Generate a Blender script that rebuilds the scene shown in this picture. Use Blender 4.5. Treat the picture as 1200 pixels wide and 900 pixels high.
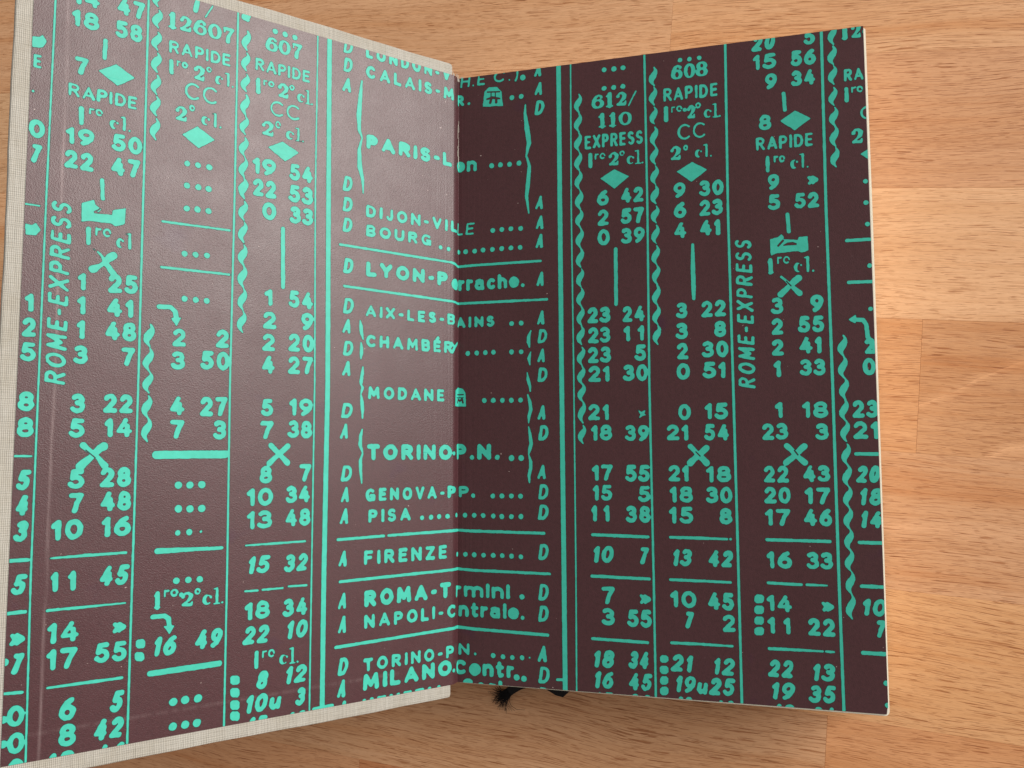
import bpy, bmesh, math, random
import numpy as np
from mathutils import Matrix, Vector

for o in list(bpy.data.objects):
    bpy.data.objects.remove(o)
random.seed(7)
rng = np.random.default_rng(11)
C = bpy.context.scene.collection
S = 0.001                      # all sizes below are in millimetres

# ------------------------------------------------------------------ camera
cam_data = bpy.data.cameras.new("camera")
cam = bpy.data.objects.new("camera", cam_data)
C.objects.link(cam)
cam_data.sensor_width = 36.0
cam_data.lens = 30.064
cam_data.clip_start = 0.005
cam_data.clip_end = 20
Rm = Matrix(((0.960954, 0.024663, 0.275607), (-0.002611, 0.996784, -0.080094), (-0.276695, 0.076247, 0.957928)))
cam.matrix_world = Matrix.Translation(Vector((85.294, -24.020, 238.826)) * S) @ Rm.to_4x4()
bpy.context.scene.camera = cam

# ------------------------------------------------------------------ light
world = bpy.data.worlds.new("World")
bpy.context.scene.world = world
world.use_nodes = True
bg = world.node_tree.nodes["Background"]
bg.inputs[0].default_value = (1.0, 0.93, 0.86, 1)
bg.inputs[1].default_value = 0.31

def window_light(name, pos, target, sx, sy, power, col):
    ld = bpy.data.lights.new(name, 'AREA')
    ld.shape = 'RECTANGLE'; ld.size = sx; ld.size_y = sy; ld.energy = power; ld.color = col
    o = bpy.data.objects.new(name, ld); C.objects.link(o)
    o.location = pos
    o.rotation_euler = (Vector(target) - Vector(pos)).to_track_quat('-Z', 'Y').to_euler()
    return o
window_light("window_light", (2.08, 0.97, 0.86), (0.02, 0.0, 0.03), 1.5, 1.1, 92.0, (1.0, .96, .91))

sc = bpy.context.scene
sc.view_settings.view_transform = 'Standard'
sc.view_settings.look = 'None'
sc.view_settings.gamma = 1
sc.view_settings.exposure = 0.0
sc.render.engine = 'CYCLES'

# ------------------------------------------------------------------ node helpers
def mat(name):
    m = bpy.data.materials.new(name); m.use_nodes = True
    nt = m.node_tree
    return m, nt, nt.nodes["Principled BSDF"]
def nd(nt, typ, **kw):
    n = nt.nodes.new(typ)
    for k, v in kw.items():
        if k.startswith('i_'):
            n.inputs[int(k[2:])].default_value = v
        else:
            setattr(n, k, v)
    return n
def lk(nt, a, b): nt.links.new(a, b)
def mapping(nt, src, sc_, loc=(0, 0, 0), rot=(0, 0, 0)):
    m = nd(nt, 'ShaderNodeMapping'); lk(nt, src, m.inputs[0])
    m.inputs[1].default_value = loc; m.inputs[2].default_value = rot; m.inputs[3].default_value = sc_
    return m.outputs[0]
def noise(nt, vec, scale, detail=3, rough=.5, dist=0):
    n = nd(nt, 'ShaderNodeTexNoise'); lk(nt, vec, n.inputs['Vector'])
    n.inputs['Scale'].default_value = scale; n.inputs['Detail'].default_value = detail
    n.inputs['Roughness'].default_value = rough; n.inputs['Distortion'].default_value = dist
    return n.outputs[0]
def ramp(nt, fac, stops):
    r = nd(nt, 'ShaderNodeValToRGB'); lk(nt, fac, r.inputs[0])
    e = r.color_ramp.elements
    while len(e) < len(stops): e.new(.5)
    for k, (p_, c_) in zip(e, stops):
        k.position = p_; k.color = (*c_, 1) if isinstance(c_, tuple) else (c_, c_, c_, 1)
    return r.outputs[0]
def mix(nt, fac, a, b, mode='MIX'):
    n = nd(nt, 'ShaderNodeMix', data_type='RGBA', blend_type=mode)
    for s_, v in ((n.inputs[0], fac), (n.inputs[6], a), (n.inputs[7], b)):
        if isinstance(v, bpy.types.NodeSocket): lk(nt, v, s_)
        else: s_.default_value = (*v, 1) if isinstance(v, tuple) else v
    return n.outputs[2]
def math_(nt, op, a, b=0.0, c=0.0, clamp=False):
    n = nd(nt, 'ShaderNodeMath', operation=op, use_clamp=clamp)
    for s_, v in zip(n.inputs, (a, b, c)):
        if isinstance(v, bpy.types.NodeSocket): lk(nt, v, s_)
        else: s_.default_value = v
    return n.outputs[0]
def bump(nt, h, strength, dist, bsdf, normal=None):
    b = nd(nt, 'ShaderNodeBump'); lk(nt, h, b.inputs['Height'])
    b.inputs['Strength'].default_value = strength; b.inputs['Distance'].default_value = dist
    if normal is not None: lk(nt, normal, b.inputs['Normal'])
    if bsdf is not None: lk(nt, b.outputs[0], bsdf.inputs['Normal'])
    return b.outputs[0]

# ------------------------------------------------------------------ materials
def beech():
    m, nt, b = mat("beech_wood")
    tc = nd(nt, 'ShaderNodeTexCoord').outputs['Object']
    mm_ = mapping(nt, tc, (1000, 1000, 1000))
    seed = nd(nt, 'ShaderNodeAttribute', attribute_type='OBJECT', attribute_name='seed').outputs['Vector']
    tone = nd(nt, 'ShaderNodeAttribute', attribute_type='OBJECT', attribute_name='tone').outputs['Color']
    add = nd(nt, 'ShaderNodeVectorMath', operation='ADD'); lk(nt, mm_, add.inputs[0]); lk(nt, seed, add.inputs[1])
    P = add.outputs[0]
    # slow wander of the grain
    w = noise(nt, mapping(nt, P, (.012, .03, .03)), 1, 2)
    w = math_(nt, 'MULTIPLY', math_(nt, 'SUBTRACT', w, .5), 9.0)
    cx = nd(nt, 'ShaderNodeCombineXYZ'); lk(nt, w, cx.inputs[1])
    a2 = nd(nt, 'ShaderNodeVectorMath', operation='ADD'); lk(nt, P, a2.inputs[0]); lk(nt, cx.outputs[0], a2.inputs[1])
    Q = a2.outputs[0]
    broad = noise(nt, mapping(nt, Q, (.005, .14, .14)), 1, 4, .6)
    fine = noise(nt, mapping(nt, Q, (.035, 1.1, 1.1)), 1, 3, .6)
    fibre = noise(nt, mapping(nt, Q, (.5, 6, 6)), 1, 2, .6)
    col = mix(nt, 1.0, tone, ramp(nt, broad, [(.30, (.88, .74, .60)), (.42, (.96, .92, .87)), (.55, (1., 1., 1.)), (.70, (1.07, 1.08, 1.09))]), 'MULTIPLY')
    col = mix(nt, .5, col, ramp(nt, fine, [(.30, (.84, .76, .68)), (.55, (1., 1., 1.))]), 'MULTIPLY')
    col = mix(nt, .45, col, ramp(nt, fibre, [(.25, (.78, .72, .66)), (.7, (1., 1., 1.))]), 'MULTIPLY')
    # growth-ring figure where a stave was cut across the curve of the log
    fg = nd(nt, 'ShaderNodeAttribute', attribute_type='OBJECT', attribute_name='figure')
    fs = nd(nt, 'ShaderNodeSeparateXYZ'); lk(nt, fg.outputs['Vector'], fs.inputs[0])
    fc = nd(nt, 'ShaderNodeCombineXYZ'); lk(nt, fs.outputs[0], fc.inputs[0]); lk(nt, fs.outputs[1], fc.inputs[1])
    fl = mapping(nt, tc, (1000, 1000, 0))
    fd = nd(nt, 'ShaderNodeVectorMath', operation='DISTANCE'); lk(nt, fl, fd.inputs[0]); lk(nt, fc.outputs[0], fd.inputs[1])
    fr = math_(nt, 'FRACT', math_(nt, 'MULTIPLY_ADD', noise(nt, fl, .05, 2), .35, math_(nt, 'DIVIDE', fd.outputs['Value'], 21.0)))
    col = mix(nt, fs.outputs[2], col, mix(nt, 1.0, col, ramp(nt, fr, [(.0, (1.08, 1.09, 1.10)), (.10, (.94, .90, .85)), (.55, (.97, .95, .92)), (.93, (1.02, 1.01, 1.0)), (1., (1.20, 1.24, 1.28))]), 'MULTIPLY'))
    # short dark beech flecks lying along the grain
    hs = []
    for sx, sy, lo, off, st, rz in ((.12, 3.2, .64, 0, .85, .03), (.28, 4.6, .62, 31, .60, -.03), (.08, 5.2, .60, 77, .45, .01)):
        v = noise(nt, mapping(nt, Q, (sx, sy, 1), (off, off, 0), (0, 0, rz)), 1, 1, .4)
        dens = noise(nt, mapping(nt, Q, (.02, .07, .09), (off, 5, 0)), 1, 2)
        t_ = math_(nt, 'MULTIPLY_ADD', dens, -.16, lo + .08)
        f = math_(nt, 'MULTIPLY', math_(nt, 'DIVIDE', math_(nt, 'SUBTRACT', v, t_), .032, clamp=True), st)
        hs.append(f)
        col = mix(nt, f, col, mix(nt, 1.0, col, (.58, .42, .30), 'MULTIPLY'))
    lk(nt, col, b.inputs['Base Color'])
    b.inputs['Roughness'].default_value = .5
    b.inputs['Specular IOR Level'].default_value = .35
    h = math_(nt, 'SUBTRACT', math_(nt, 'MULTIPLY', fibre, .5), math_(nt, 'ADD', hs[0], hs[1]))
    bump(nt, h, .35, .00012, b)
    return m

def endpaper():
    m, nt, b = mat("printed_endpaper_paper")
    tc = nd(nt, 'ShaderNodeTexCoord').outputs['Object']
    P = mapping(nt, tc, (1000, 1000, 1000))
    big = noise(nt, P, .035, 3)
    fine = noise(nt, P, 1.3, 3, .75)
    grit = noise(nt, P, 3.6, 1, .6)
    col = mix(nt, big, (.056, .0195, .0215), (.072, .026, .031))
    col = mix(nt, .7, col, ramp(nt, fine, [(.25, (.72, .72, .74)), (.5, (1, 1, 1)), (.8, (1.25, 1.2, 1.25))]), 'MULTIPLY')
    sp = noise(nt, mapping(nt, P, (1, 1, 1), (44, 9, 0)), .95, 1, .5)
    col = mix(nt, ramp(nt, sp, [(.80, 0.), (.83, 1.)]), col, (.36, .28, .26))      # stray pinholes in the ink
    uv0 = nd(nt, 'ShaderNodeUVMap').outputs[0]
    s0 = nd(nt, 'ShaderNodeSeparateXYZ'); lk(nt, uv0, s0.inputs[0])
    # rubbed ridges where the cloth turn-in stands under the pasted paper
    wx = math_(nt, 'MULTIPLY', math_(nt, 'SUBTRACT', noise(nt, mapping(nt, uv0, (.05, .02, 1)), 1, 2), .5), 1.6)
    r1 = math_(nt, 'SUBTRACT', 1.0, math_(nt, 'DIVIDE', math_(nt, 'ABSOLUTE', math_(nt, 'ADD', math_(nt, 'ADD', s0.outputs[0], wx), 107.2)), .55), clamp=True)
    r2 = math_(nt, 'SUBTRACT', 1.0, math_(nt, 'DIVIDE', math_(nt, 'ABSOLUTE', math_(nt, 'ADD', s0.outputs[1], 84.3)), .7), clamp=True)
    r2 = math_(nt, 'MULTIPLY', r2, math_(nt, 'LESS_THAN', s0.outputs[0], -20.0))
    rub = math_(nt, 'MULTIPLY', math_(nt, 'ADD', r1, math_(nt, 'MULTIPLY', r2, .4)), ramp(nt, noise(nt, mapping(nt, uv0, (.8, .05, 1)), 1, 4, .7), [(.35, .0), (.70, .5)]))
    col = mix(nt, rub, col, (.30, .22, .22))
    blot = noise(nt, mapping(nt, P, (1, 1, 1), (7, 3, 0)), .05, 3, .6)
    col = mix(nt, ramp(nt, blot, [(.66, 0.), (.74, .5)]), col, (.045, .012, .035))
    lk(nt, col, b.inputs['Base Color'])
    rg = noise(nt, P, .10, 4, .65)
    lk(nt, math_(nt, 'MULTIPLY_ADD', rg, .14, .39 - .08), b.inputs['Roughness'])
    b.inputs['Specular IOR Level'].default_value = .43
    uv = nd(nt, 'ShaderNodeUVMap').outputs[0]
    sx = nd(nt, 'ShaderNodeSeparateXYZ'); lk(nt, uv, sx.inputs[0])
    # the paper cockles in narrow upright ripples beside the gutter
    g = math_(nt, 'MULTIPLY', noise(nt, mapping(nt, uv, (1.1, .012, 1)), 1, 2), math_(nt, 'SUBTRACT', 1.0, math_(nt, 'DIVIDE', math_(nt, 'ABSOLUTE', sx.outputs[0]), 13.0), clamp=True))
    n1 = bump(nt, g, .5, .00016, None)
    wave = noise(nt, P, .06, 2)
    n2 = bump(nt, wave, .08, .0010, None, n1)
    bump(nt, math_(nt, 'MULTIPLY_ADD', fine, .25, grit), 1.0, .000044, b, n2)
    return m

def ink(name, c0, c1, rough):
    m, nt, b = mat(name)
    P = mapping(nt, nd(nt, 'ShaderNodeTexCoord').outputs['Object'], (1000, 1000, 1000))
    n = noise(nt, P, .5, 4, .65)
    big = noise(nt, P, .03, 2)
    lk(nt, mix(nt, ramp(nt, n, [(.3, 0.), (.7, 1.)]), c0, c1), b.inputs['Base Color'])
    wear = noise(nt, mapping(nt, P, (1, 1, 1), (3, 8, 1)), 2.4, 3, .7)
    c_ = b.inputs['Base Color'].links[0].from_socket
    c_ = mix(nt, ramp(nt, wear, [(.66, 0.), (.76, .55)]), c_, tuple(x * .55 for x in c1))
    lk(nt, mix(nt, 1.0, c_, ramp(nt, big, [(.3, .90), (.7, 1.)]), 'MULTIPLY'), b.inputs['Base Color'])
    b.inputs['Roughness'].default_value = rough
    b.inputs['Specular IOR Level'].default_value = .3
    bump(nt, noise(nt, P, 2.5, 3, .7), .25, .00006, b)
    return m

def cloth():
    m, nt, b = mat("linen_cloth")
    uv = nd(nt, 'ShaderNodeUVMap').outputs[0]
    P = mapping(nt, nd(nt, 'ShaderNodeTexCoord').outputs['Object'], (1000, 1000, 1000))
    warp = mix(nt, .0025, uv, uv)
    wn = noise(nt, mapping(nt, uv, (.9, .9, 1)), 1, 2)
    off = nd(nt, 'ShaderNodeVectorMath', operation='SCALE'); off.inputs['Scale'].default_value = .18
    cmb = nd(nt, 'ShaderNodeCombineXYZ'); lk(nt, wn, cmb.inputs[0]); lk(nt, wn, cmb.inputs[1]); lk(nt, cmb.outputs[0], off.inputs[0])
    ad = nd(nt, 'ShaderNodeVectorMath', operation='ADD'); lk(nt, uv, ad.inputs[0]); lk(nt, off.outputs[0], ad.inputs[1])
    U = ad.outputs[0]
    ws = []
    for ax, per in (('X', .38), ('Y', .5)):
        w = nd(nt, 'ShaderNodeTexWave', bands_direction=ax); lk(nt, U, w.inputs['Vector'])
        w.inputs['Scale'].default_value = 1 / per * math.pi / 10; w.inputs['Distortion'].default_value = 1.2
        w.inputs['Detail Scale'].default_value = 1.4; w.inputs['Detail'].default_value = 1
        ws.append(w.outputs['Fac'])
    slubx = noise(nt, mapping(nt, uv, (3.2, .10, 1)), 1, 2, .6)
    sluby = noise(nt, mapping(nt, uv, (.16, 3.2, 1)), 1, 2, .6)
    h = math_(nt, 'ADD', math_(nt, 'MULTIPLY', ws[0], .85), math_(nt, 'MULTIPLY', ws[1], .35))
    h = math_(nt, 'ADD', h, math_(nt, 'MULTIPLY', math_(nt, 'ADD', slubx, sluby), 1.4))
    col = ramp(nt, math_(nt, 'MULTIPLY', h, .34), [(.25, (.27, .25, .21)), (.62, (.405, .385, .34)), (.95, (.51, .495, .45))])
    dirt = noise(nt, P, .12, 4, .6)
    col = mix(nt, .5, col, ramp(nt, dirt, [(.3, (.80, .76, .68)), (.6, (1, 1, 1))]), 'MULTIPLY')
    lk(nt, col, b.inputs['Base Color'])
    b.inputs['Roughness'].default_value = .85
    b.inputs['Specular IOR Level'].default_value = .2
    b.inputs['Sheen Weight'].default_value = .15
    bump(nt, h, .8, .00012, b)
    return m

def plain(name, c, rough=.7, spec=.3, scale=.4, var=.12, bmp=.2):
    m, nt, b = mat(name)
    P = mapping(nt, nd(nt, 'ShaderNodeTexCoord').outputs['Object'], (1000, 1000, 1000))
    n = noise(nt, P, scale, 4, .6)
    d = tuple(x * (1 - var * 2) for x in c)
    lk(nt, mix(nt, n, d, c), b.inputs['Base Color'])
    b.inputs['Roughness'].default_value = rough
    b.inputs['Specular IOR Level'].default_value = spec
    bump(nt, n, bmp, .0001, b)
    return m

M_WOOD = beech()
M_PAPER = endpaper()
M_INK = ink("teal_ink", (.044, .45, .34), (.054, .53, .41), .5)
M_TRAP = ink("dark_ink_overlap", (.010, .040, .038), (.014, .052, .050), .5)
M_CLOTH = cloth()
M_PAGE = plain("cream_page_paper", (.86, .81, .68), .8, .2, .8, .06)
M_BLACK = plain("black_satin_ribbon", (.010, .010, .012), .75, .2, 1.5, .2, .3)
M_GLUE = plain("glue_joint", (.20, .10, .05), .8)
M_MULL = plain("white_mull_threads", (.62, .58, .50), .9)

# ------------------------------------------------------------------ mesh helpers
def newobj(name, verts, faces, material, parent=None, uvs=None, smooth=False):
    me = bpy.data.meshes.new(name)
    me.from_pydata([tuple(v) for v in verts], [], faces)
    me.materials.append(material)
    if uvs is not None:
        l = me.uv_layers.new(name='UVMap')
        idx = np.empty(len(me.loops), np.int32); me.loops.foreach_get('vertex_index', idx)
        l.data.foreach_set('uv', np.asarray(uvs, np.float32)[idx].ravel())
    if smooth: me.polygons.foreach_set('use_smooth', [True] * len(me.polygons))
    me.update()
    o = bpy.data.objects.new(name, me); C.objects.link(o)
    if parent: o.parent = parent
    return o
def empty(name, loc=(0, 0, 0), rz=0):
    o = bpy.data.objects.new(name, None); C.objects.link(o)
    o.empty_display_size = .01
    o.location = Vector(loc) * S; o.rotation_euler = (0, 0, rz)
    return o

# ------------------------------------------------------------------ table of glued beech staves
T = 22.0                          # table top lies 22 mm below the upper face of the book
ROT = math.radians(-4.8)
table = empty('tabletop', (0, 0, -T), ROT)
table['kind'] = 'structure'
seams = [-455., -417, -379, -341, -303, -265, -227, -199.5, -163., -125.8, -88.7, -51.85, -13.7, 23.9, 61.6, 101.7, 139.5, 177, 215, 253, 291, 329, 367, 405]
JOINTS = {-163.: [-31], -125.8: [109.7], -51.85: [300], -88.7: [330], -13.7: [128.9], 23.9: [430], 61.6: [-150, 380], 101.7: [53]}
TONES = {(61.6, 0): (0.707, 0.384, 0.205), (61.6, 300): (0.707, 0.378, 0.201), (23.9, 100): (0.816, 0.478, 0.264), (-13.7, 50): (0.749, 0.390, 0.190), (-13.7, 200): (0.707, 0.378, 0.194),
         (-51.85, 100): (0.721, 0.397, 0.216), (-88.7, 100): (0.775, 0.420, 0.201), (-125.8, 50): (0.680, 0.384, 0.210), (-125.8, 150): (0.734, 0.361, 0.168),
         (-163., -60): (0.680, 0.361, 0.190), (-163., 0): (0.571, 0.244, 0.107), (101.7, 0): (0.734, 0.420, 0.232), (101.7, 100): (0.789, 0.448, 0.242)}
base = [(.71, .415, .22), (.67, .38, .20), (.70, .405, .19), (.73, .445, .25), (.63, .34, .165)]
def stave(x0, x1, y0, y1, tone, seed):
    g = .01; cz = .045; h = 26.
    L, W = (x1 - x0) / 2 - g, (y1 - y0) / 2 - g
    xs = [(-L, -W), (L, -W), (L, W), (-L, W)]
    xi = [(-L + cz, -W + cz), (L - cz, -W + cz), (L - cz, W - cz), (-L + cz, W - cz)]
    v = [(x * S, y * S, -h * S) for x, y in xs] + [(x * S, y * S, -.07 * S) for x, y in xs] + [(x * S, y * S, 0) for x, y in xi]
    f = [(3, 2, 1, 0), (8, 9, 10, 11)]
    for k in range(4):
        n = (k + 1) % 4
        f += [(k, n, 4 + n, 4 + k), (4 + k, 4 + n, 8 + n, 8 + k)]
    o = newobj('stave', v, f, M_WOOD, table)
    o.location = ((x0 + x1) / 2 * S, (y0 + y1) / 2 * S, -rng.uniform(0, .02) * S)
    o['figure'] = [-(x1 - x0) / 2 + 62.0, -86.0, 1.0] if (y0 == -13.7 and x0 > 100) else [0.0, 0.0, 0.0]
    o['tone'] = [float(c) for c in tone]; o['seed'] = [float(seed * 137.7), float(seed * 53.1), float(seed * 7.3)]
k = 0
for i in range(len(seams) - 1):
    y0, y1 = seams[i], seams[i + 1]
    js = list(JOINTS.get(y0, []))
    cuts = sorted(js)
    x = (cuts[0] if cuts else (rng.uniform(-300, -170) if -130 < y0 < 120 else rng.uniform(-300, 0)))
    a = x
    if y0 > -130 and y0 < 120 and x > -120: a = min(a, -60)
    while a > -560:
        a -= rng.uniform(230, 420); cuts.append(a)
    a = max(js) if js else x
    if not js: cuts.append(x)
    while a < 700:
        a += rng.uniform(330, 420); cuts.append(a)
    cuts = sorted(set(cuts))
    for c0, c1 in zip(cuts[:-1], cuts[1:]):
        k += 1
        tone = base[int(rng.integers(0, 5))]
        for (ky, kx), tv in TONES.items():
            if ky == y0 and c0 < kx < c1: tone = tv
        stave(c0, c1, y0, y1, tone, k)
sub = newobj('glue_bed', [(x * S, y * S, z * S) for z in (-30, -25) for x, y in ((-900, -455), (1100, -455), (1100, 405), (-900, 405))],
             [(3, 2, 1, 0), (4, 5, 6, 7), (0, 1, 5, 4), (1, 2, 6, 5), (2, 3, 7, 6), (3, 0, 4, 7)], M_GLUE, table)

# ------------------------------------------------------------------ book geometry
AN = 0.891017                      # opening angle of the raised cover
XH, ZH = -0.6315, 3.1629           # where the board's inner face begins
JL = 3.25
ca, sa = math.cos(AN), math.sin(AN)
_ctrl = [(0, 0, 0)]
def sheet(s, n=0.0):
    """point on the open endpaper sheet; s along the paper (0 = gutter, negative = pasted side), n = lift off the paper"""
    s = np.asarray(s, float); n = np.asarray(n, float) + 0 * s
    x = np.empty_like(s); z = np.empty_like(s)
    r = s >= 0
    x[r] = s[r]; z[r] = n[r]
    l = s <= -JL
    u = -s[l] - JL
    x[l] = XH - u * ca + n[l] * sa; z[l] = ZH + u * sa + n[l] * ca
    j = ~(r | l)
    t = -s[j] / JL                 # Bezier from gutter to board
    p0 = np.array([0, 0.]); p3 = np.array([XH, ZH]); p1 = np.array([-.25, .5]); p2 = np.array([XH + 1.15 * ca, ZH - 1.15 * sa])
    B = ((1 - t) ** 3)[:, None] * p0 + (3 * t * (1 - t) ** 2)[:, None] * p1 + (3 * t * t * (1 - t))[:, None] * p2 + (t ** 3)[:, None] * p3
    D = (3 * (1 - t) ** 2)[:, None] * (p1 - p0) + (6 * t * (1 - t))[:, None] * (p2 - p1) + (3 * t * t)[:, None] * (p3 - p2)
    D /= np.linalg.norm(D, axis=1)[:, None] + 1e-9
    x[j] = B[:, 0] - n[j] * D[:, 1] * -1 * 1.0; z[j] = B[:, 1] + n[j] * D[:, 0] * -1 * 1.0
    return x, z

book = empty('open_book', (0, 0, -T))
book['label'] = "open hardcover book with teal train timetable endpapers, its linen front cover raised"
book['category'] = "book"
def bk(name, verts, faces, m, parent=None, uvs=None, smooth=False):
    v = np.asarray(verts, float).copy()
    if parent is None: v[:, 2] += T
    return newobj(name, v * S, faces, m, parent or book, uvs, smooth)
def zero(o):                       # parts carry book-local geometry, sub-parts share their part's origin
    return o

# boards wrapped in cloth (rounded edges)
def board(name, u0, u1, v0, v1, th, place):
    """place(u, v, n) -> xyz.  n=0 is the inner face, n=-th the outer face"""
    r = .7
    prof = [(0, 0), (-r * .3, r * .3 * -0 - .0)]
    verts = []; uvs = []; faces = []
    NU, NV = 24, 34
    rings = []
    # cross-section offsets: inset from the outline and height
    secs = [(r, 0), (r * .3, -r * .12), (0.03, -r * .55), (0, -r), (0, -th + r), (.03, -th + r * .55), (r * .3, -th + r * .12), (r, -th)]
    def outline(ins):
        p = []
        a0, a1, b0, b1 = u0 + ins, u1 - ins, v0 + ins, v1 - ins
        c = .8
        def wob(t_, sd): return .10 * math.sin(t_ * .11 + sd) + .05 * math.sin(t_ * .37 + sd * 2)
        for i in range(NU): t_ = i / NU; u = a0 + c + (a1 - a0 - 2 * c) * t_; p.append((u, b0 + wob(u, 1)))
        p += [(a1 - c, b0 + wob(a1 - c, 1)), (a1 - c * .3, b0 + c * .3)]
        for i in range(NV): t_ = i / NV; v = b0 + c + (b1 - b0 - 2 * c) * t_; p.append((a1 + wob(v, 2), v))
        p += [(a1 + wob(b1 - c, 2), b1 - c), (a1 - c * .3, b1 - c * .3)]
        for i in range(NU): t_ = i / NU; u = a1 - c + (a0 - a1 + 2 * c) * t_; p.append((u, b1 + wob(u, 3)))
        p += [(a0 + c, b1 + wob(a0 + c, 3)), (a0 + c * .3, b1 - c * .3)]
        for i in range(NV): t_ = i / NV; v = b1 - c + (b0 - b1 + 2 * c) * t_; p.append((a0, v))
        p += [(a0, b0 + c), (a0 + c * .3, b0 + c * .3)]
        return p
    N = None
    for ins, n in secs:
        o_ = outline(ins); N = len(o_)
        for u, v in o_:
            verts.append(place(u, v, n)); 
            uvs.append((u - n * .7, v - n * .7))
    for j in range(len(secs) - 1):
        for i in range(N):
            a, b_ = j * N + i, j * N + (i + 1) % N
            faces.append((a, b_, b_ + N, a + N))
    faces.append(tuple(range(N))[::-1]); faces.append(tuple(range((len(secs) - 1) * N, len(secs) * N)))
    return verts, faces, uvs
def coverplace(u, v, n):
    return (XH - u * ca + (n - .18) * sa, v, ZH + u * sa + (n - .18) * ca)
vv, ff, uu = board('c', .15, 114.6, -93.7, 93.4, 2.6, coverplace)
front_cover = bk('front_cover', vv, ff, M_CLOTH, None, uu)
front_cover['label'] = "raised front cover in off-white linen cloth"
# turn-ins: cloth folded over the board edge shows as a low step round the endpaper, mitred at the corners
def backplace(u, v, n): return (117.4 - u, v, -19.5 + n)
vv, ff, uu = board('b', 0, 119.4, -93.4, 93.4, 2.5, backplace)
back_cover = bk('back_cover', vv, ff, M_CLOTH, None, uu)
# spine: cloth strip round the hollow back, from the front joint down to the back board
sp = [(-1.6, 2.2), (-2.3, .9), (-2.7, -1.2), (-5.2, -3.2), (-6.6, -6.5), (-7.0, -10.5), (-6.6, -14.5), (-5.3, -18.2), (-3.0, -19.9), (-1.0, -20.6)]
vv = []; uu = []; ff = []; L_ = 0
for i, (x, z) in enumerate(sp):
    if i: L_ += math.hypot(x - sp[i - 1][0], z - sp[i - 1][1])
    t1 = (sp[min(i + 1, len(sp) - 1)][0] - sp[max(i - 1, 0)][0], sp[min(i + 1, len(sp) - 1)][1] - sp[max(i - 1, 0)][1]); ln_ = math.hypot(*t1)
    nx, nz = t1[1] / ln_, -t1[0] / ln_
    for d in (0, 1.0):
        for v in (-93.3, 93.0):
            vv.append((x - nx * d * -1, v, z - nz * d * -1)); uu.append((L_, v))
for i in range(len(sp) - 1):
    a = i * 4; b_ = a + 4
    ff += [(a, a + 1, b_ + 1, b_), (a + 2, b_ + 2, b_ + 3, a + 3), (a, b_, b_ + 2, a + 2), (a + 1, a + 3, b_ + 3, b_ + 1)]
ff += [(0, 2, 3, 1), (len(vv) - 4, len(vv) - 3, len(vv) - 1, len(vv) - 2)]
spine = bk('spine', vv, ff, M_CLOTH, None, uu)

# text block: gathered leaves with uneven edges
vv = []; ff = []; uu = []
NL = 72
z0, z1 = -.62, -19.45
def blockring(z, k_):
    j1, j2, j3 = rng.normal(0, .05, 3)
    rr = 1.0
    x0 = .7 + .5 * math.sin(math.pi * (z - z0) / (z1 - z0)) * -3
    xr = 115.05 + j1 + .5 * math.sin(3.0 * (z - z0) / (z1 - z0)); yb = -89.75 + j2; yt = 89.8 + j3
    pts = [(x0, yb), (60, yb)] + [(xr - rr + rr * math.sin(a), yb + rr - rr * math.cos(a)) for a in np.linspace(0, math.pi / 2, 5)] + \
          [(xr, 0)] + [(xr - rr + rr * math.cos(a), yt - rr + rr * math.sin(a)) for a in np.linspace(0, math.pi / 2, 5)] + [(60, yt), (x0, yt), (x0, 0)]
    return pts
NR = None
for q in range(NL * 2):
    z = z0 + (z1 - z0) * q / (NL * 2 - 1)
    ring = blockring(z, q)
    NR = len(ring)
    vv += [(x, y, z) for x, y in ring]; uu += ring
for q in range(NL * 2 - 1):
    for i in range(NR):
        a, b_ = q * NR + i, q * NR + (i + 1) % NR
        ff.append((a, a + NR, b_ + NR, b_))
ff.append(tuple(range(NR))); ff.append(tuple(range((NL * 2 - 1) * NR, NL * 2 * NR))[::-1])
block = bk('page_block', vv, ff, M_PAGE, None, uu)
# the uppermost leaves, each slightly out of line
def leaf(dx, dy, rot, z, th, xr=115.0, name='page'):
    pts = [(.6, -90.), (40, -90.), (80, -90.)] + [(xr - 1.2 + 1.2 * math.sin(a), -90. + 1.2 - 1.2 * math.cos(a)) for a in np.linspace(0, math.pi / 2, 6)] + \
          [(xr, -30), (xr, 40)] + [(xr - .25, 89.8), (xr - .5, 90.), (60, 90.), (.6, 90.)]
    out = []
    c_, s_ = math.cos(rot), math.sin(rot)
    for x, y in pts:
        out.append((x * c_ - (y - 90) * s_ + dx, x * s_ + (y - 90) * c_ + 90 + dy))
    n_ = len(out)
    v_ = [(x, y, z) for x, y in out] + [(x, y, z - th) for x, y in out]
    f_ = [tuple(range(n_)), tuple(range(n_, 2 * n_))[::-1]] + [(i, i + n_, (i + 1) % n_ + n_, (i + 1) % n_) for i in range(n_)]
    return bk(name, v_, f_, M_PAGE, None, out + out)
leaf(.40, -.10, math.radians(-.11), -.20, .11)
leaf(.62, -.16, math.radians(-.14), -.34, .11)
leaf(.84, -.22, math.radians(-.16), -.48, .11)

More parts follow.
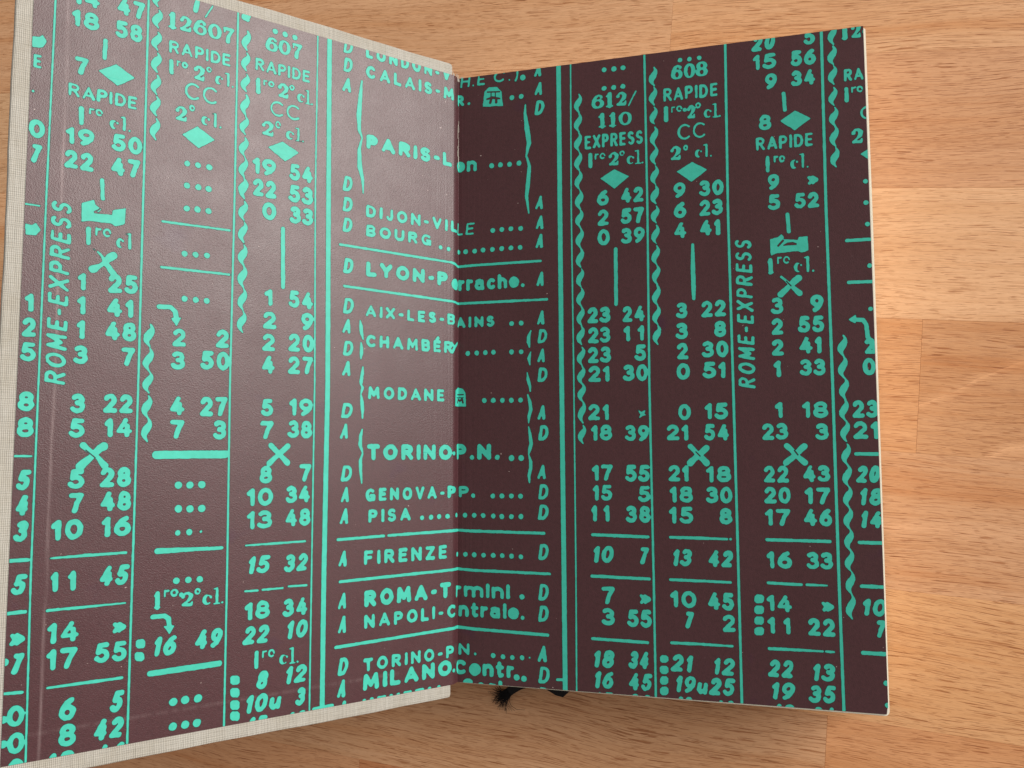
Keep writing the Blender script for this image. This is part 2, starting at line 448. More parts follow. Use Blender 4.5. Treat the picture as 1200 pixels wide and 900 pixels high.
# the printed endpaper sheet: pasted half with its joint strip, and the free leaf
def grid_sheet(name, ss, v0, v1, lift, th, corner=0):
    nv = 60
    vs = np.linspace(v0, v1, nv)
    verts = []; uvs = []; faces = []
    ns = len(ss)
    for lay in (lift, lift - th):
        x, z = sheet(ss, lay)
        for i in range(ns):
            for v in vs:
                verts.append((x[i], v, z[i])); uvs.append((ss[i], v))
    def id_(l, i, j): return l * ns * nv + i * nv + j
    for i in range(ns - 1):
        for j in range(nv - 1):
            faces.append((id_(0, i, j), id_(0, i + 1, j), id_(0, i + 1, j + 1), id_(0, i, j + 1)))
            faces.append((id_(1, i, j), id_(1, i, j + 1), id_(1, i + 1, j + 1), id_(1, i + 1, j)))
    for i in range(ns - 1):
        faces.append((id_(0, i, 0), id_(1, i, 0), id_(1, i + 1, 0), id_(0, i + 1, 0)))
        faces.append((id_(0, i, nv - 1), id_(0, i + 1, nv - 1), id_(1, i + 1, nv - 1), id_(1, i, nv - 1)))
    for i in (0, ns - 1):
        for j in range(nv - 1):
            q = (id_(0, i, j), id_(0, i, j + 1), id_(1, i, j + 1), id_(1, i, j))
            faces.append(q if i == 0 else q[::-1])
    # soften the free corners
    if corner:
        for l in (0, 1):
            for j in (0,):
                x, y, z_ = verts[id_(l, ns - 1, j)]
                verts[id_(l, ns - 1, j)] = (x - .35, y + .35, z_)
    return verts, faces, uvs
sl = np.concatenate([np.linspace(-JL - 111.0, -JL - 104.9, 8), np.linspace(-JL - 104.3, -JL - 103.3, 9), np.linspace(-JL - 102, -JL - 3, 22), np.linspace(-JL - 1, -JL, 4), np.linspace(-JL, 0, 26)[1:]])
vv, ff, uu = grid_sheet('e', sl, -90.0, 89.8, 0.0, .15)
# a worn ridge where the paper was once creased near the fore edge
vv = np.array(vv)
pasted = bk('pasted_endpaper', vv, ff, M_PAPER, None, uu, smooth=False)
sr = np.concatenate([np.linspace(0, 14, 15), np.linspace(18, 114.6, 20), [115.0]])
vv, ff, uu = grid_sheet('f', sr, -90.0, 90.0, 0.0, .13, 1)
free = bk('free_endpaper', vv, ff, M_PAPER, None, uu)

# ------------------------------------------------------------------ the print
# millimetres on the sheet: (text, style, x0, y0, x1, y1, height) etc.
TEXTS = [
 ('14','g',-106.2,80.56,-100.65,80.67,4.13),('47','g',-96.81,80.8,-90.62,80.95,4.24),('18','g',-106.34,75.26,-100.73,75.25,4.01),
 ('58','g',-97.0,75.04,-91.03,75.19,4.22),('7','g',-105.4,63.86,-102.5,63.91,4.07),('19','g',-106.67,47.05,-100.81,47.1,3.97),
 ('50','g',-96.91,47.31,-90.33,47.41,4.14),('22','g',-106.73,41.37,-100.76,41.42,4.21),('47','g',-96.95,41.54,-90.64,41.69,4.23),
 ('RAPIDE','l',-106.45,58.32,-91.77,58.41,2.98),('I','k',-104.28,51.88,-102.95,51.91,4.29),('re','x',-102.33,54.9,-99.15,54.94,1.53),
 ('cl.','q',-97.41,52.46,-93.01,52.52,3.41),('E','l',-113.62,63.11,-112.1,63.15,3.07),('0','g',-114.03,46.94,-110.92,47.02,4.12),
 ('7','i',-113.86,41.27,-111.22,41.33,4.1),('7','i',-79.6,86.46,-77.53,86.53,4.66),('12607','b',-85.54,80.68,-68.93,80.84,4.32),
 ('RAPIDE','l',-84.77,74.65,-69.88,74.83,3.09),('I','k',-84.83,69.1,-83.53,69.12,3.78),('re','x',-83.19,71.48,-80.34,71.5,1.52),
 ('2','b',-78.99,69.08,-76.03,69.12,4.07),('e','x',-75.78,72.01,-74.52,72.02,1.33),('cl.','q',-73.39,69.39,-68.87,69.42,3.58),
 ('CC','t',-80.84,63.78,-72.84,63.87,4.28),('2','b',-83.11,57.69,-79.97,57.73,4.1),('e','x',-79.65,61.01,-78.31,61.03,1.41),
 ('cl.','q',-76.57,58.03,-71.73,58.06,3.63),('2','g',-82.05,1.92,-78.98,1.93,4.27),('2','g',-71.73,2.32,-68.58,2.33,4.39),
 ('3','g',-82.04,-3.69,-79.07,-3.69,4.25),('50','g',-75.2,-3.37,-68.35,-3.34,4.57),('1','g',-103.14,13.29,-101.38,13.3,4.04),
 ('25','g',-96.61,13.54,-90.31,13.63,4.35),('1','g',-102.95,7.81,-101.19,7.82,4.18),('41','g',-96.88,7.89,-91.08,7.95,4.23),
 ('1','g',-102.93,2.11,-101.17,2.12,4.31),('48','g',-96.97,2.29,-90.34,2.34,4.37),('3','g',-103.26,-3.55,-100.45,-3.54,4.15),
 ('7','g',-93.32,-3.48,-90.44,-3.47,4.22),('1','g',-113.47,7.49,-111.65,7.51,4.1),('2','g',-113.75,1.87,-111.03,1.86,4.27),
 ('5','g',-113.79,-3.62,-110.91,-3.6,4.16),('8','g',-113.86,-14.63,-110.75,-14.63,4.32),('8','g',-113.89,-20.33,-110.7,-20.34,4.3),
 ('5','i',-113.77,-31.84,-110.68,-31.86,4.4),('4','i',-113.8,-37.38,-110.72,-37.39,4.43),('3','i',-113.75,-42.96,-110.67,-43.0,4.5),
 ('5','i',-113.79,-54.32,-110.66,-54.33,4.33),('7','i',-113.39,-71.02,-110.75,-71.06,4.32),('»','c',-113.49,-65.25,-110.65,-65.27,2.98),
 ('0','g',-113.44,-82.04,-110.26,-82.1,4.38),('0','g',-113.22,-87.69,-110.04,-87.75,4.36),('0','g',-113.01,-93.22,-109.83,-93.28,4.35),
 ('ROME-EXPRESS','r',-104.86,-8.57,-104.88,33.34,4.07),('I','k',-101.91,23.96,-100.49,23.98,4.29),('re','x',-100.11,26.41,-96.39,26.44,1.91),
 ('cl','q',-95.02,24.14,-91.67,24.19,3.88),('3','g',-103.48,-14.8,-100.64,-14.8,4.35),('22','g',-96.79,-14.57,-90.57,-14.57,4.36),
 ('5','g',-103.63,-20.34,-100.5,-20.35,4.24),('14','g',-96.42,-20.19,-90.4,-20.16,4.35),('5','g',-103.4,-31.79,-100.29,-31.81,4.3),
 ('28','g',-96.85,-31.67,-90.37,-31.66,4.51),('7','g',-103.21,-37.29,-100.27,-37.31,4.48),('48','g',-96.76,-37.14,-90.2,-37.13,4.49),
 ('10','g',-106.39,-43.09,-100.16,-43.12,4.44),('16','g',-96.31,-42.93,-90.11,-42.92,4.57),('11','g',-106.31,-54.39,-101.11,-54.4,4.44),
 ('45','i',-96.57,-53.92,-89.96,-53.93,4.44),('4','g',-82.22,-14.8,-78.92,-14.78,4.53),('27','g',-75.1,-14.87,-68.6,-14.84,4.74),
 ('7','g',-82.01,-20.48,-78.77,-20.48,4.51),('3','g',-71.69,-20.46,-68.67,-20.46,4.64),('I','b',-84.89,-60.46,-82.71,-60.46,4.14),
 ('re','x',-82.6,-57.77,-79.08,-57.77,1.69),('2','b',-78.52,-60.55,-75.42,-60.55,3.72),('e','x',-75.29,-57.82,-73.89,-57.81,1.42),
 ('cl.','y',-73.22,-60.58,-68.44,-60.57,3.99),('16','i',-84.57,-71.26,-78.85,-71.3,4.43),('49','i',-75.15,-70.88,-68.18,-70.91,4.56),
 ('14','g',-106.41,-65.49,-100.09,-65.5,4.36),('17','g',-106.45,-71.21,-100.4,-71.29,4.44),('55','g',-96.7,-71.09,-90.1,-71.16,4.38),
 ('6','g',-103.56,-82.46,-100.23,-82.52,4.84),('8','g',-103.45,-88.04,-100.07,-88.11,4.77),('»','c',-93.19,-64.93,-90.21,-64.92,2.69),
 ('5','i',-93.34,-82.46,-90.2,-82.51,4.75),('42','i',-96.75,-88.01,-90.02,-88.1,4.61),('19','g',-105.32,-93.55,-100.18,-93.62,4.55),
 ('46','i',-96.22,-93.77,-89.71,-93.87,4.6),('607','b',-60.83,81.61,-50.72,81.71,4.34),('RAPIDE','l',-63.37,75.84,-48.64,75.94,3.15),
 ('I','b',-63.57,69.49,-61.67,69.51,4.23),('re','x',-61.49,72.15,-58.35,72.16,1.5),('2','b',-57.55,69.7,-54.24,69.74,4.3),
 ('e','x',-54.24,72.65,-52.82,72.64,1.41),('cl.','y',-51.82,69.83,-47.62,69.88,3.9),('CC','t',-59.28,64.56,-51.14,64.64,4.06),
 ('2','b',-61.6,58.57,-58.03,58.62,4.23),('e','x',-57.85,61.36,-56.35,61.38,1.96),('cl.','y',-54.74,59.02,-49.96,59.03,3.73),
 ('19','g',-63.61,48.1,-57.36,48.16,4.36),('54','g',-53.66,48.25,-47.26,48.27,4.42),('22','g',-63.37,42.36,-57.3,42.44,4.52),
 ('53','g',-53.71,42.26,-47.16,42.36,4.63),('0','g',-60.8,36.52,-57.13,36.57,4.51),('33','g',-53.32,36.65,-47.0,36.72,4.5),
 ('1','g',-59.71,14.01,-57.47,14.02,4.34),('54','g',-53.25,14.1,-46.68,14.12,4.44),('2','g',-60.03,7.99,-56.56,8.02,4.44),
 ('9','g',-49.77,8.46,-46.47,8.47,4.56),('2','g',-60.07,2.24,-56.78,2.25,4.42),('20','g',-53.14,2.55,-46.31,2.58,4.63),
 ('4','g',-60.07,-3.49,-56.72,-3.49,4.51),('27','g',-53.09,-3.33,-46.39,-3.32,4.61),('5','g',-59.94,-14.5,-56.95,-14.5,4.37),
 ('19','g',-52.65,-14.25,-46.32,-14.24,4.47),('7','g',-60.1,-20.24,-56.78,-20.25,4.46),('38','g',-52.77,-19.99,-46.4,-19.98,4.45),
 ('8','g',-60.07,-31.62,-56.88,-31.64,4.32),('7','g',-49.58,-31.31,-46.44,-31.31,4.44),('10','g',-63.2,-37.19,-56.54,-37.2,4.39),
 ('34','g',-52.97,-36.75,-46.58,-36.75,4.29),('13','g',-63.07,-42.93,-56.65,-42.92,4.48),('48','g',-53.19,-42.71,-46.42,-42.72,4.38),
 ('15','i',-62.88,-54.08,-56.75,-54.09,4.34),('32','i',-53.3,-54.28,-46.69,-54.25,4.35),('18','g',-63.1,-65.27,-56.74,-65.32,4.31),
 ('34','g',-53.2,-65.54,-46.84,-65.55,4.42),('22','i',-63.55,-71.24,-56.51,-71.28,4.39),('10','i',-52.53,-71.19,-46.4,-71.18,4.52),
 ('I','k',-60.65,-77.46,-59.2,-77.47,4.43),('re','x',-58.77,-75.08,-55.23,-75.09,1.89),('cl.','y',-53.86,-77.43,-49.04,-77.43,4.05),
 ('8','i',-59.96,-82.51,-56.61,-82.56,4.38),('12','i',-52.65,-82.38,-46.49,-82.43,4.38),('10u','i',-62.7,-87.99,-53.1,-88.01,4.37),
 ('3','i',-49.75,-88.15,-46.79,-88.18,4.37),('15','i',-61.94,-93.51,-56.65,-93.55,4.54),('10','i',-51.99,-94.01,-46.35,-94.06,4.45),
 ('D','j',-39.0,87.21,-35.93,87.3,3.69),('D','j',-38.92,81.75,-35.85,81.84,4.05),('A','j',-39.16,76.1,-36.04,76.16,4.03),
 ('D','j',-38.63,47.99,-35.47,48.03,4.2),('D','j',-38.55,42.25,-35.33,42.29,3.95),('D','j',-38.47,36.57,-35.38,36.61,3.94),
 ('D','j',-38.12,25.07,-34.91,25.09,4.15),('D','j',-38.09,13.95,-34.7,13.97,4.24),('A','j',-38.2,8.48,-35.26,8.47,3.98),
 ('D','j',-37.92,2.37,-34.67,2.36,4.09),('A','j',-38.16,-3.12,-35.17,-3.14,4.07),('D','j',-38.18,-14.53,-34.64,-14.53,4.04),
 ('A','j',-38.59,-20.12,-35.75,-20.12,4.02),('D','j',-38.06,-31.5,-34.6,-31.5,4.17),('A','j',-38.1,-37.19,-35.21,-37.18,4.09),
 ('A','j',-38.26,-42.93,-35.25,-42.92,4.19),('A','j',-38.52,-54.08,-35.6,-54.07,4.16),('A','j',-38.48,-65.19,-35.56,-65.18,4.24),
 ('A','j',-38.39,-71.44,-35.48,-71.43,4.44),('D','j',-38.23,-82.37,-35.02,-82.38,4.41),('A','j',-38.32,-88.06,-35.43,-88.07,4.5),
 ('A','j',-37.88,-93.58,-35.17,-93.59,4.49),('LONDON-V','w',-32.08,87.54,-4.46,87.61,3.47),('CALAIS-M','w',-32.0,81.72,-3.16,81.88,3.6),
 ('PARIS-L','W',-31.63,61.32,-3.76,61.25,4.06),('on','Z',-1.45,60.62,5.73,60.67,3.29),('DIJON-VIL','w',-31.53,41.73,-1.65,41.58,3.39),
 ('BOURG','w',-31.46,36.3,-10.78,36.28,3.22),('LYON-P','W',-31.32,25.02,-5.1,25.02,4.08),('AIX-LES-B','w',-31.32,13.65,-2.56,13.59,3.21),
 ('CHAMBÉR','w',-31.09,5.19,-3.42,5.18,3.43),('MODANE','w',-30.27,-9.08,-6.12,-9.08,3.45),('TORINO','W',-30.33,-25.94,-3.46,-25.96,4.33),
 ('GENOVA-P','w',-30.7,-37.1,-2.39,-37.03,3.46),('PISA','w',-29.81,-42.9,-16.98,-42.91,3.51),('FIRENZE','w',-31.0,-54.2,-5.07,-54.18,3.77),
 ('ROMA-T','W',-30.74,-65.35,-3.75,-65.33,4.33),('NAPOLI-C','w',-30.67,-71.08,-1.8,-71.06,3.51),('TORINO-P','w',-30.84,-82.41,-2.49,-82.45,3.36),
 ('MILANO','W',-30.96,-87.34,-3.38,-87.22,4.27),('VENEZIA-','W',-31.01,-93.53,-3.08,-93.48,4.02),('H.E','n',0.43,87.06,8.63,87.06,3.62),
 ('C.)','n',11.0,87.29,18.96,87.21,3.45),('A','j',23.71,87.61,26.32,87.58,3.93),('A','j',23.68,81.83,26.49,81.81,3.92),
 ('D','j',23.72,75.78,26.91,75.75,4.3),('R.','w',-1.01,81.31,3.46,81.32,3.34),('612','b',40.91,75.42,51.3,75.35,4.58),
 ('110','b',42.54,69.59,52.51,69.56,4.43),('EXPRESS','l',38.78,63.88,55.53,63.85,3.91),('I','b',39.48,58.05,41.17,58.05,4.43),
 ('re','x',41.44,60.5,44.81,60.48,1.77),('2','b',45.52,57.96,48.86,57.94,4.4),('e','x',48.89,60.79,50.37,60.78,1.51),
 ('cl.','y',51.13,58.04,55.69,58.03,4.12),('6','g',42.23,46.85,45.58,46.82,4.38),('42','g',49.15,47.03,55.52,46.97,4.34),
 ('9','g',64.08,47.16,67.26,47.13,4.28),('608','b',63.95,81.22,74.08,81.19,4.73),('RAPIDE','l',61.64,75.43,76.58,75.33,3.72),
 ('I','b',61.3,69.4,63.09,69.38,4.48),('re','x',63.49,71.98,66.83,71.97,1.74),('2','b',67.97,69.41,70.56,69.38,4.32),
 ('e','x',70.5,72.39,71.91,72.38,1.6),('cl.','y',72.96,69.23,77.32,69.22,4.05),('CC','t',65.49,63.75,73.37,63.78,4.43),
 ('2','b',63.13,57.85,66.39,57.84,4.43),('e','x',66.98,60.61,68.16,60.61,1.47),('cl.','q',70.34,58.09,74.65,58.08,3.78),
 ('30','g',71.18,47.11,77.64,47.06,4.35),('15','g',86.21,81.32,92.41,81.24,4.38),('56','g',96.27,81.13,102.66,81.07,4.32),
 ('9','g',89.35,75.51,92.43,75.48,4.35),('34','g',96.4,75.51,102.44,75.46,4.31),('8','g',87.54,64.18,90.74,64.15,4.33),
 ('9','g',89.36,47.2,92.36,47.19,4.27),('5','g',89.38,41.59,92.49,41.58,4.26),('20','i',85.99,86.75,92.56,86.73,4.51),
 ('5','g',99.92,86.74,102.66,86.7,4.33),('RAPIDE','l',86.67,58.52,101.35,58.46,3.57),('I','k',88.81,52.21,90.15,52.2,4.53),
 ('re','x',90.95,54.75,94.05,54.74,1.78),('cl.','q',95.65,52.5,100.03,52.5,4.13),('»','c',99.79,47.61,102.39,47.59,2.7),
 ('126','b',109.21,86.79,117.76,86.77,4.5),('RA','l',109.76,75.27,114.51,75.24,3.3),('I','k',109.52,69.45,110.91,69.44,4.12),
 ('re','x',111.2,71.87,114.4,71.87,1.64),('C','t',113.51,64.14,116.99,64.12,3.73),('2','b',110.96,57.63,114.19,57.62,4.54),
 ('52','g',96.28,41.4,102.47,41.38,4.21),('23','g',71.01,41.49,77.4,41.42,4.46),('41','g',70.95,35.79,76.6,35.75,4.45),
 ('22','g',71.08,13.09,77.58,13.08,4.5),('8','g',74.34,7.39,77.46,7.38,4.35),('30','g',71.08,1.87,77.85,1.86,4.46),
 ('51','g',71.14,-3.83,77.15,-3.85,4.45),('3','g',89.48,13.04,92.5,13.02,4.41),('9','g',99.55,13.15,102.71,13.15,4.58),
 ('2','g',89.45,7.42,92.35,7.42,4.39),('55','g',96.27,7.71,102.7,7.69,4.35),('2','g',89.3,1.78,92.25,1.77,4.38),('41','g',96.27,2.1,102.0,2.08,4.39),
 ('1','g',89.65,-3.93,91.55,-3.94,4.36),('33','g',96.43,-3.78,102.73,-3.78,4.31),('2','g',112.54,1.53,115.12,1.52,4.14),
 ('0','g',111.94,-4.13,114.98,-4.14,4.46),('ROME-EXPRESS','r',84.84,-6.89,84.72,34.13,4.33),('I','b',88.43,23.86,90.59,23.86,4.45),
 ('re','x',90.99,26.64,94.61,26.64,1.98),('cl.','q',95.74,23.97,100.62,23.97,4.29),('2','g',42.36,40.91,45.57,40.88,4.62),
 ('57','g',49.07,40.94,55.56,40.92,4.45),('0','g',42.3,35.19,45.75,35.15,4.6),('39','g',49.18,35.24,55.65,35.21,4.43),
 ('23','g',39.09,12.79,45.66,12.76,4.54),('24','g',49.19,12.69,55.49,12.69,4.49),('23','g',39.16,7.13,45.66,7.1,4.52),
 ('11','g',49.42,7.2,55.23,7.17,4.35),('23','g',39.17,1.41,45.71,1.41,4.51),('5','g',52.53,1.56,55.62,1.54,4.57),
 ('21','g',39.24,-4.01,45.28,-4.03,4.49),('30','g',49.27,-4.05,56.01,-4.04,4.56),('6','g',63.97,41.37,67.32,41.34,4.5),
 ('4','g',63.93,35.66,67.39,35.63,4.49),('3','g',64.24,12.99,67.15,12.98,4.42),('3','g',64.13,7.26,67.16,7.26,4.52),
 ('2','g',64.15,1.6,67.22,1.58,4.51),('0','g',63.99,-4.12,67.58,-4.12,4.61),('LE','n',-1.14,41.21,5.07,41.27,3.52),
 ('errache.','Z',-3.78,24.23,20.24,24.32,3.31),('AINS','w',-0.82,13.13,11.13,13.13,3.19),('A','j',23.77,47.33,26.61,47.31,3.96),
 ('A','j',23.87,41.39,26.71,41.38,4.08),('A','j',23.91,35.67,26.67,35.66,4.19),('A','j',24.04,24.42,26.73,24.41,4.16),
 ('A','j',24.11,13.06,26.86,13.06,4.13),('D','j',24.28,7.65,27.4,7.66,3.99),('A','j',24.19,2.04,26.98,2.04,4.1),('D','j',24.28,-3.68,27.52,-3.65,4.08),
 ('A','j',24.16,-14.56,27.01,-14.55,4.18),('D','j',24.32,-20.54,27.6,-20.52,4.28),('A','j',24.01,-31.51,27.03,-31.48,4.01),
 ('D','j',24.24,-37.29,27.56,-37.25,4.24),('D','j',24.21,-43.11,27.52,-43.07,4.22),('D','j',24.21,-54.36,27.58,-54.31,4.43),
 ('P.N.','W',-1.2,-25.97,12.39,-25.98,4.48),('P','w',0.32,-37.01,3.37,-37.01,3.23),('P','w',-4.43,-36.79,-1.9,-36.81,3.08),
 ('21','g',39.13,-14.88,45.03,-14.9,4.46),('18','g',39.87,-20.61,45.75,-20.61,4.32),('39','g',49.53,-20.85,56.05,-20.85,4.39),
 ('17','g',39.99,-31.89,45.8,-31.89,4.41),('55','g',49.38,-32.12,56.11,-32.13,4.59),('15','g',40.12,-37.5,45.55,-37.51,4.39),
 ('5','g',52.97,-37.62,56.14,-37.62,4.45),('11','g',39.63,-43.28,44.88,-43.28,4.5),('38','g',49.53,-43.3,56.11,-43.32,4.56),
 ('0','g',64.14,-15.14,67.54,-15.15,4.34),('21','g',60.97,-20.69,66.92,-20.69,4.22),('21','g',61.24,-31.93,66.71,-31.93,4.36),
 ('18','g',61.43,-37.69,67.68,-37.68,4.34),('15','g',61.34,-43.36,67.63,-43.37,4.5),('10','i',39.64,-54.62,46.12,-54.56,4.58),
 ('7','i',52.73,-54.62,55.65,-54.58,4.52),('13','i',61.71,-54.73,67.41,-54.7,4.46),('15','g',71.32,-15.04,77.47,-15.06,4.41),
 ('54','g',71.2,-20.77,77.68,-20.8,4.4),('18','g',71.42,-32.08,77.82,-32.09,4.36),('30','g',71.31,-37.71,78.08,-37.73,4.34),
 ('8','g',74.73,-43.39,77.95,-43.38,4.32),('1','g',89.69,-14.95,91.7,-14.96,4.33),('18','g',96.54,-15.0,103.03,-15.0,4.28),
 ('23','g',86.21,-20.73,92.78,-20.75,4.37),('3','g',99.84,-20.82,102.9,-20.82,4.25),('22','g',86.36,-32.08,92.69,-32.06,4.4),
 ('43','g',96.28,-31.86,102.93,-31.86,4.34),('20','g',86.38,-37.56,93.08,-37.58,4.32),('17','g',96.59,-37.65,102.86,-37.67,4.33),
 ('17','g',86.4,-43.37,92.76,-43.36,4.31),('46','g',96.17,-43.32,103.11,-43.32,4.42),('16','g',86.61,-54.56,92.88,-54.57,4.44),
 ('33','g',96.64,-54.44,103.03,-54.44,4.39),('23','g',108.99,-15.15,115.22,-15.19,4.55),('21','g',109.02,-20.68,115.13,-20.71,4.53),
 ('42','i',71.24,-54.69,78.14,-54.68,4.41),('20','i',109.17,-31.94,115.36,-31.94,4.39),('18','i',109.75,-37.72,115.87,-37.72,4.37),
 ('14','i',109.71,-43.49,115.67,-43.48,4.35),('rmini','Z',-1.45,-65.77,15.65,-65.74,3.26),('ntrale.','Z',0.28,-71.35,19.93,-71.34,3.25),
 ('N.','w',0.3,-82.13,5.77,-82.12,3.26),('Contr','Z',-1.26,-87.79,16.98,-87.83,3.45),('D','j',24.15,-65.68,27.51,-65.62,4.52),
 ('D','j',24.12,-71.61,27.47,-71.54,4.38),('A','j',23.87,-82.75,27.09,-82.69,4.47),('D','j',24.03,-88.61,27.61,-88.55,4.57),
 ('D','j',24.0,-94.16,27.57,-94.09,4.43),('Sori','Z',1.63,-92.95,13.18,-92.92,3.34),('7','g',42.4,-65.93,45.98,-65.89,4.77),
 ('3','g',42.46,-71.64,45.91,-71.6,4.64),('55','g',49.44,-71.73,56.02,-71.71,4.7),('»','c',52.92,-65.6,56.0,-65.58,2.99),
 ('18','i',39.65,-83.16,45.94,-83.12,4.72),('34','i',49.52,-82.85,55.56,-82.84,4.67),('16','i',39.77,-88.71,45.7,-88.71,4.59),
 ('45','i',49.33,-88.51,56.1,-88.51,4.54),('15','i',39.83,-94.36,45.51,-94.34,4.57),('20','i',49.37,-94.19,56.07,-94.17,4.52),
 ('10','g',61.23,-65.86,68.04,-65.86,4.43),('45','g',71.12,-66.08,77.88,-66.06,4.6),('2','g',74.89,-71.59,78.14,-71.57,4.46),
 ('7','i',64.72,-71.34,67.49,-71.31,4.41),('21','i',60.94,-82.83,67.04,-82.82,4.49),('12','i',71.88,-82.96,78.1,-82.95,4.43),
 ('19u25','i',61.92,-88.29,77.87,-88.29,4.45),('18','i',62.22,-93.8,66.83,-93.82,4.46),('40','i',71.99,-93.93,77.74,-93.91,4.4),
 ('14','g',86.32,-65.82,92.63,-65.79,4.3),('11','g',86.49,-71.48,92.15,-71.45,4.28),('22','g',96.47,-71.44,103.02,-71.42,4.44),
 ('»','c',100.04,-65.35,102.95,-65.32,2.71),('22','i',86.1,-82.63,92.8,-82.62,4.47),('13','i',96.87,-82.87,102.98,-82.83,4.41),
 ('19','i',86.6,-88.27,92.9,-88.26,4.45),('35','i',96.09,-88.35,102.91,-88.32,4.39),('18','i',87.15,-93.68,92.96,-93.65,4.32),
 ('04','i',96.61,-93.64,102.8,-93.61,4.27),('10','i',109.44,-65.77,115.85,-65.74,4.28),('7','i',112.5,-71.17,115.26,-71.14,4.26),
]
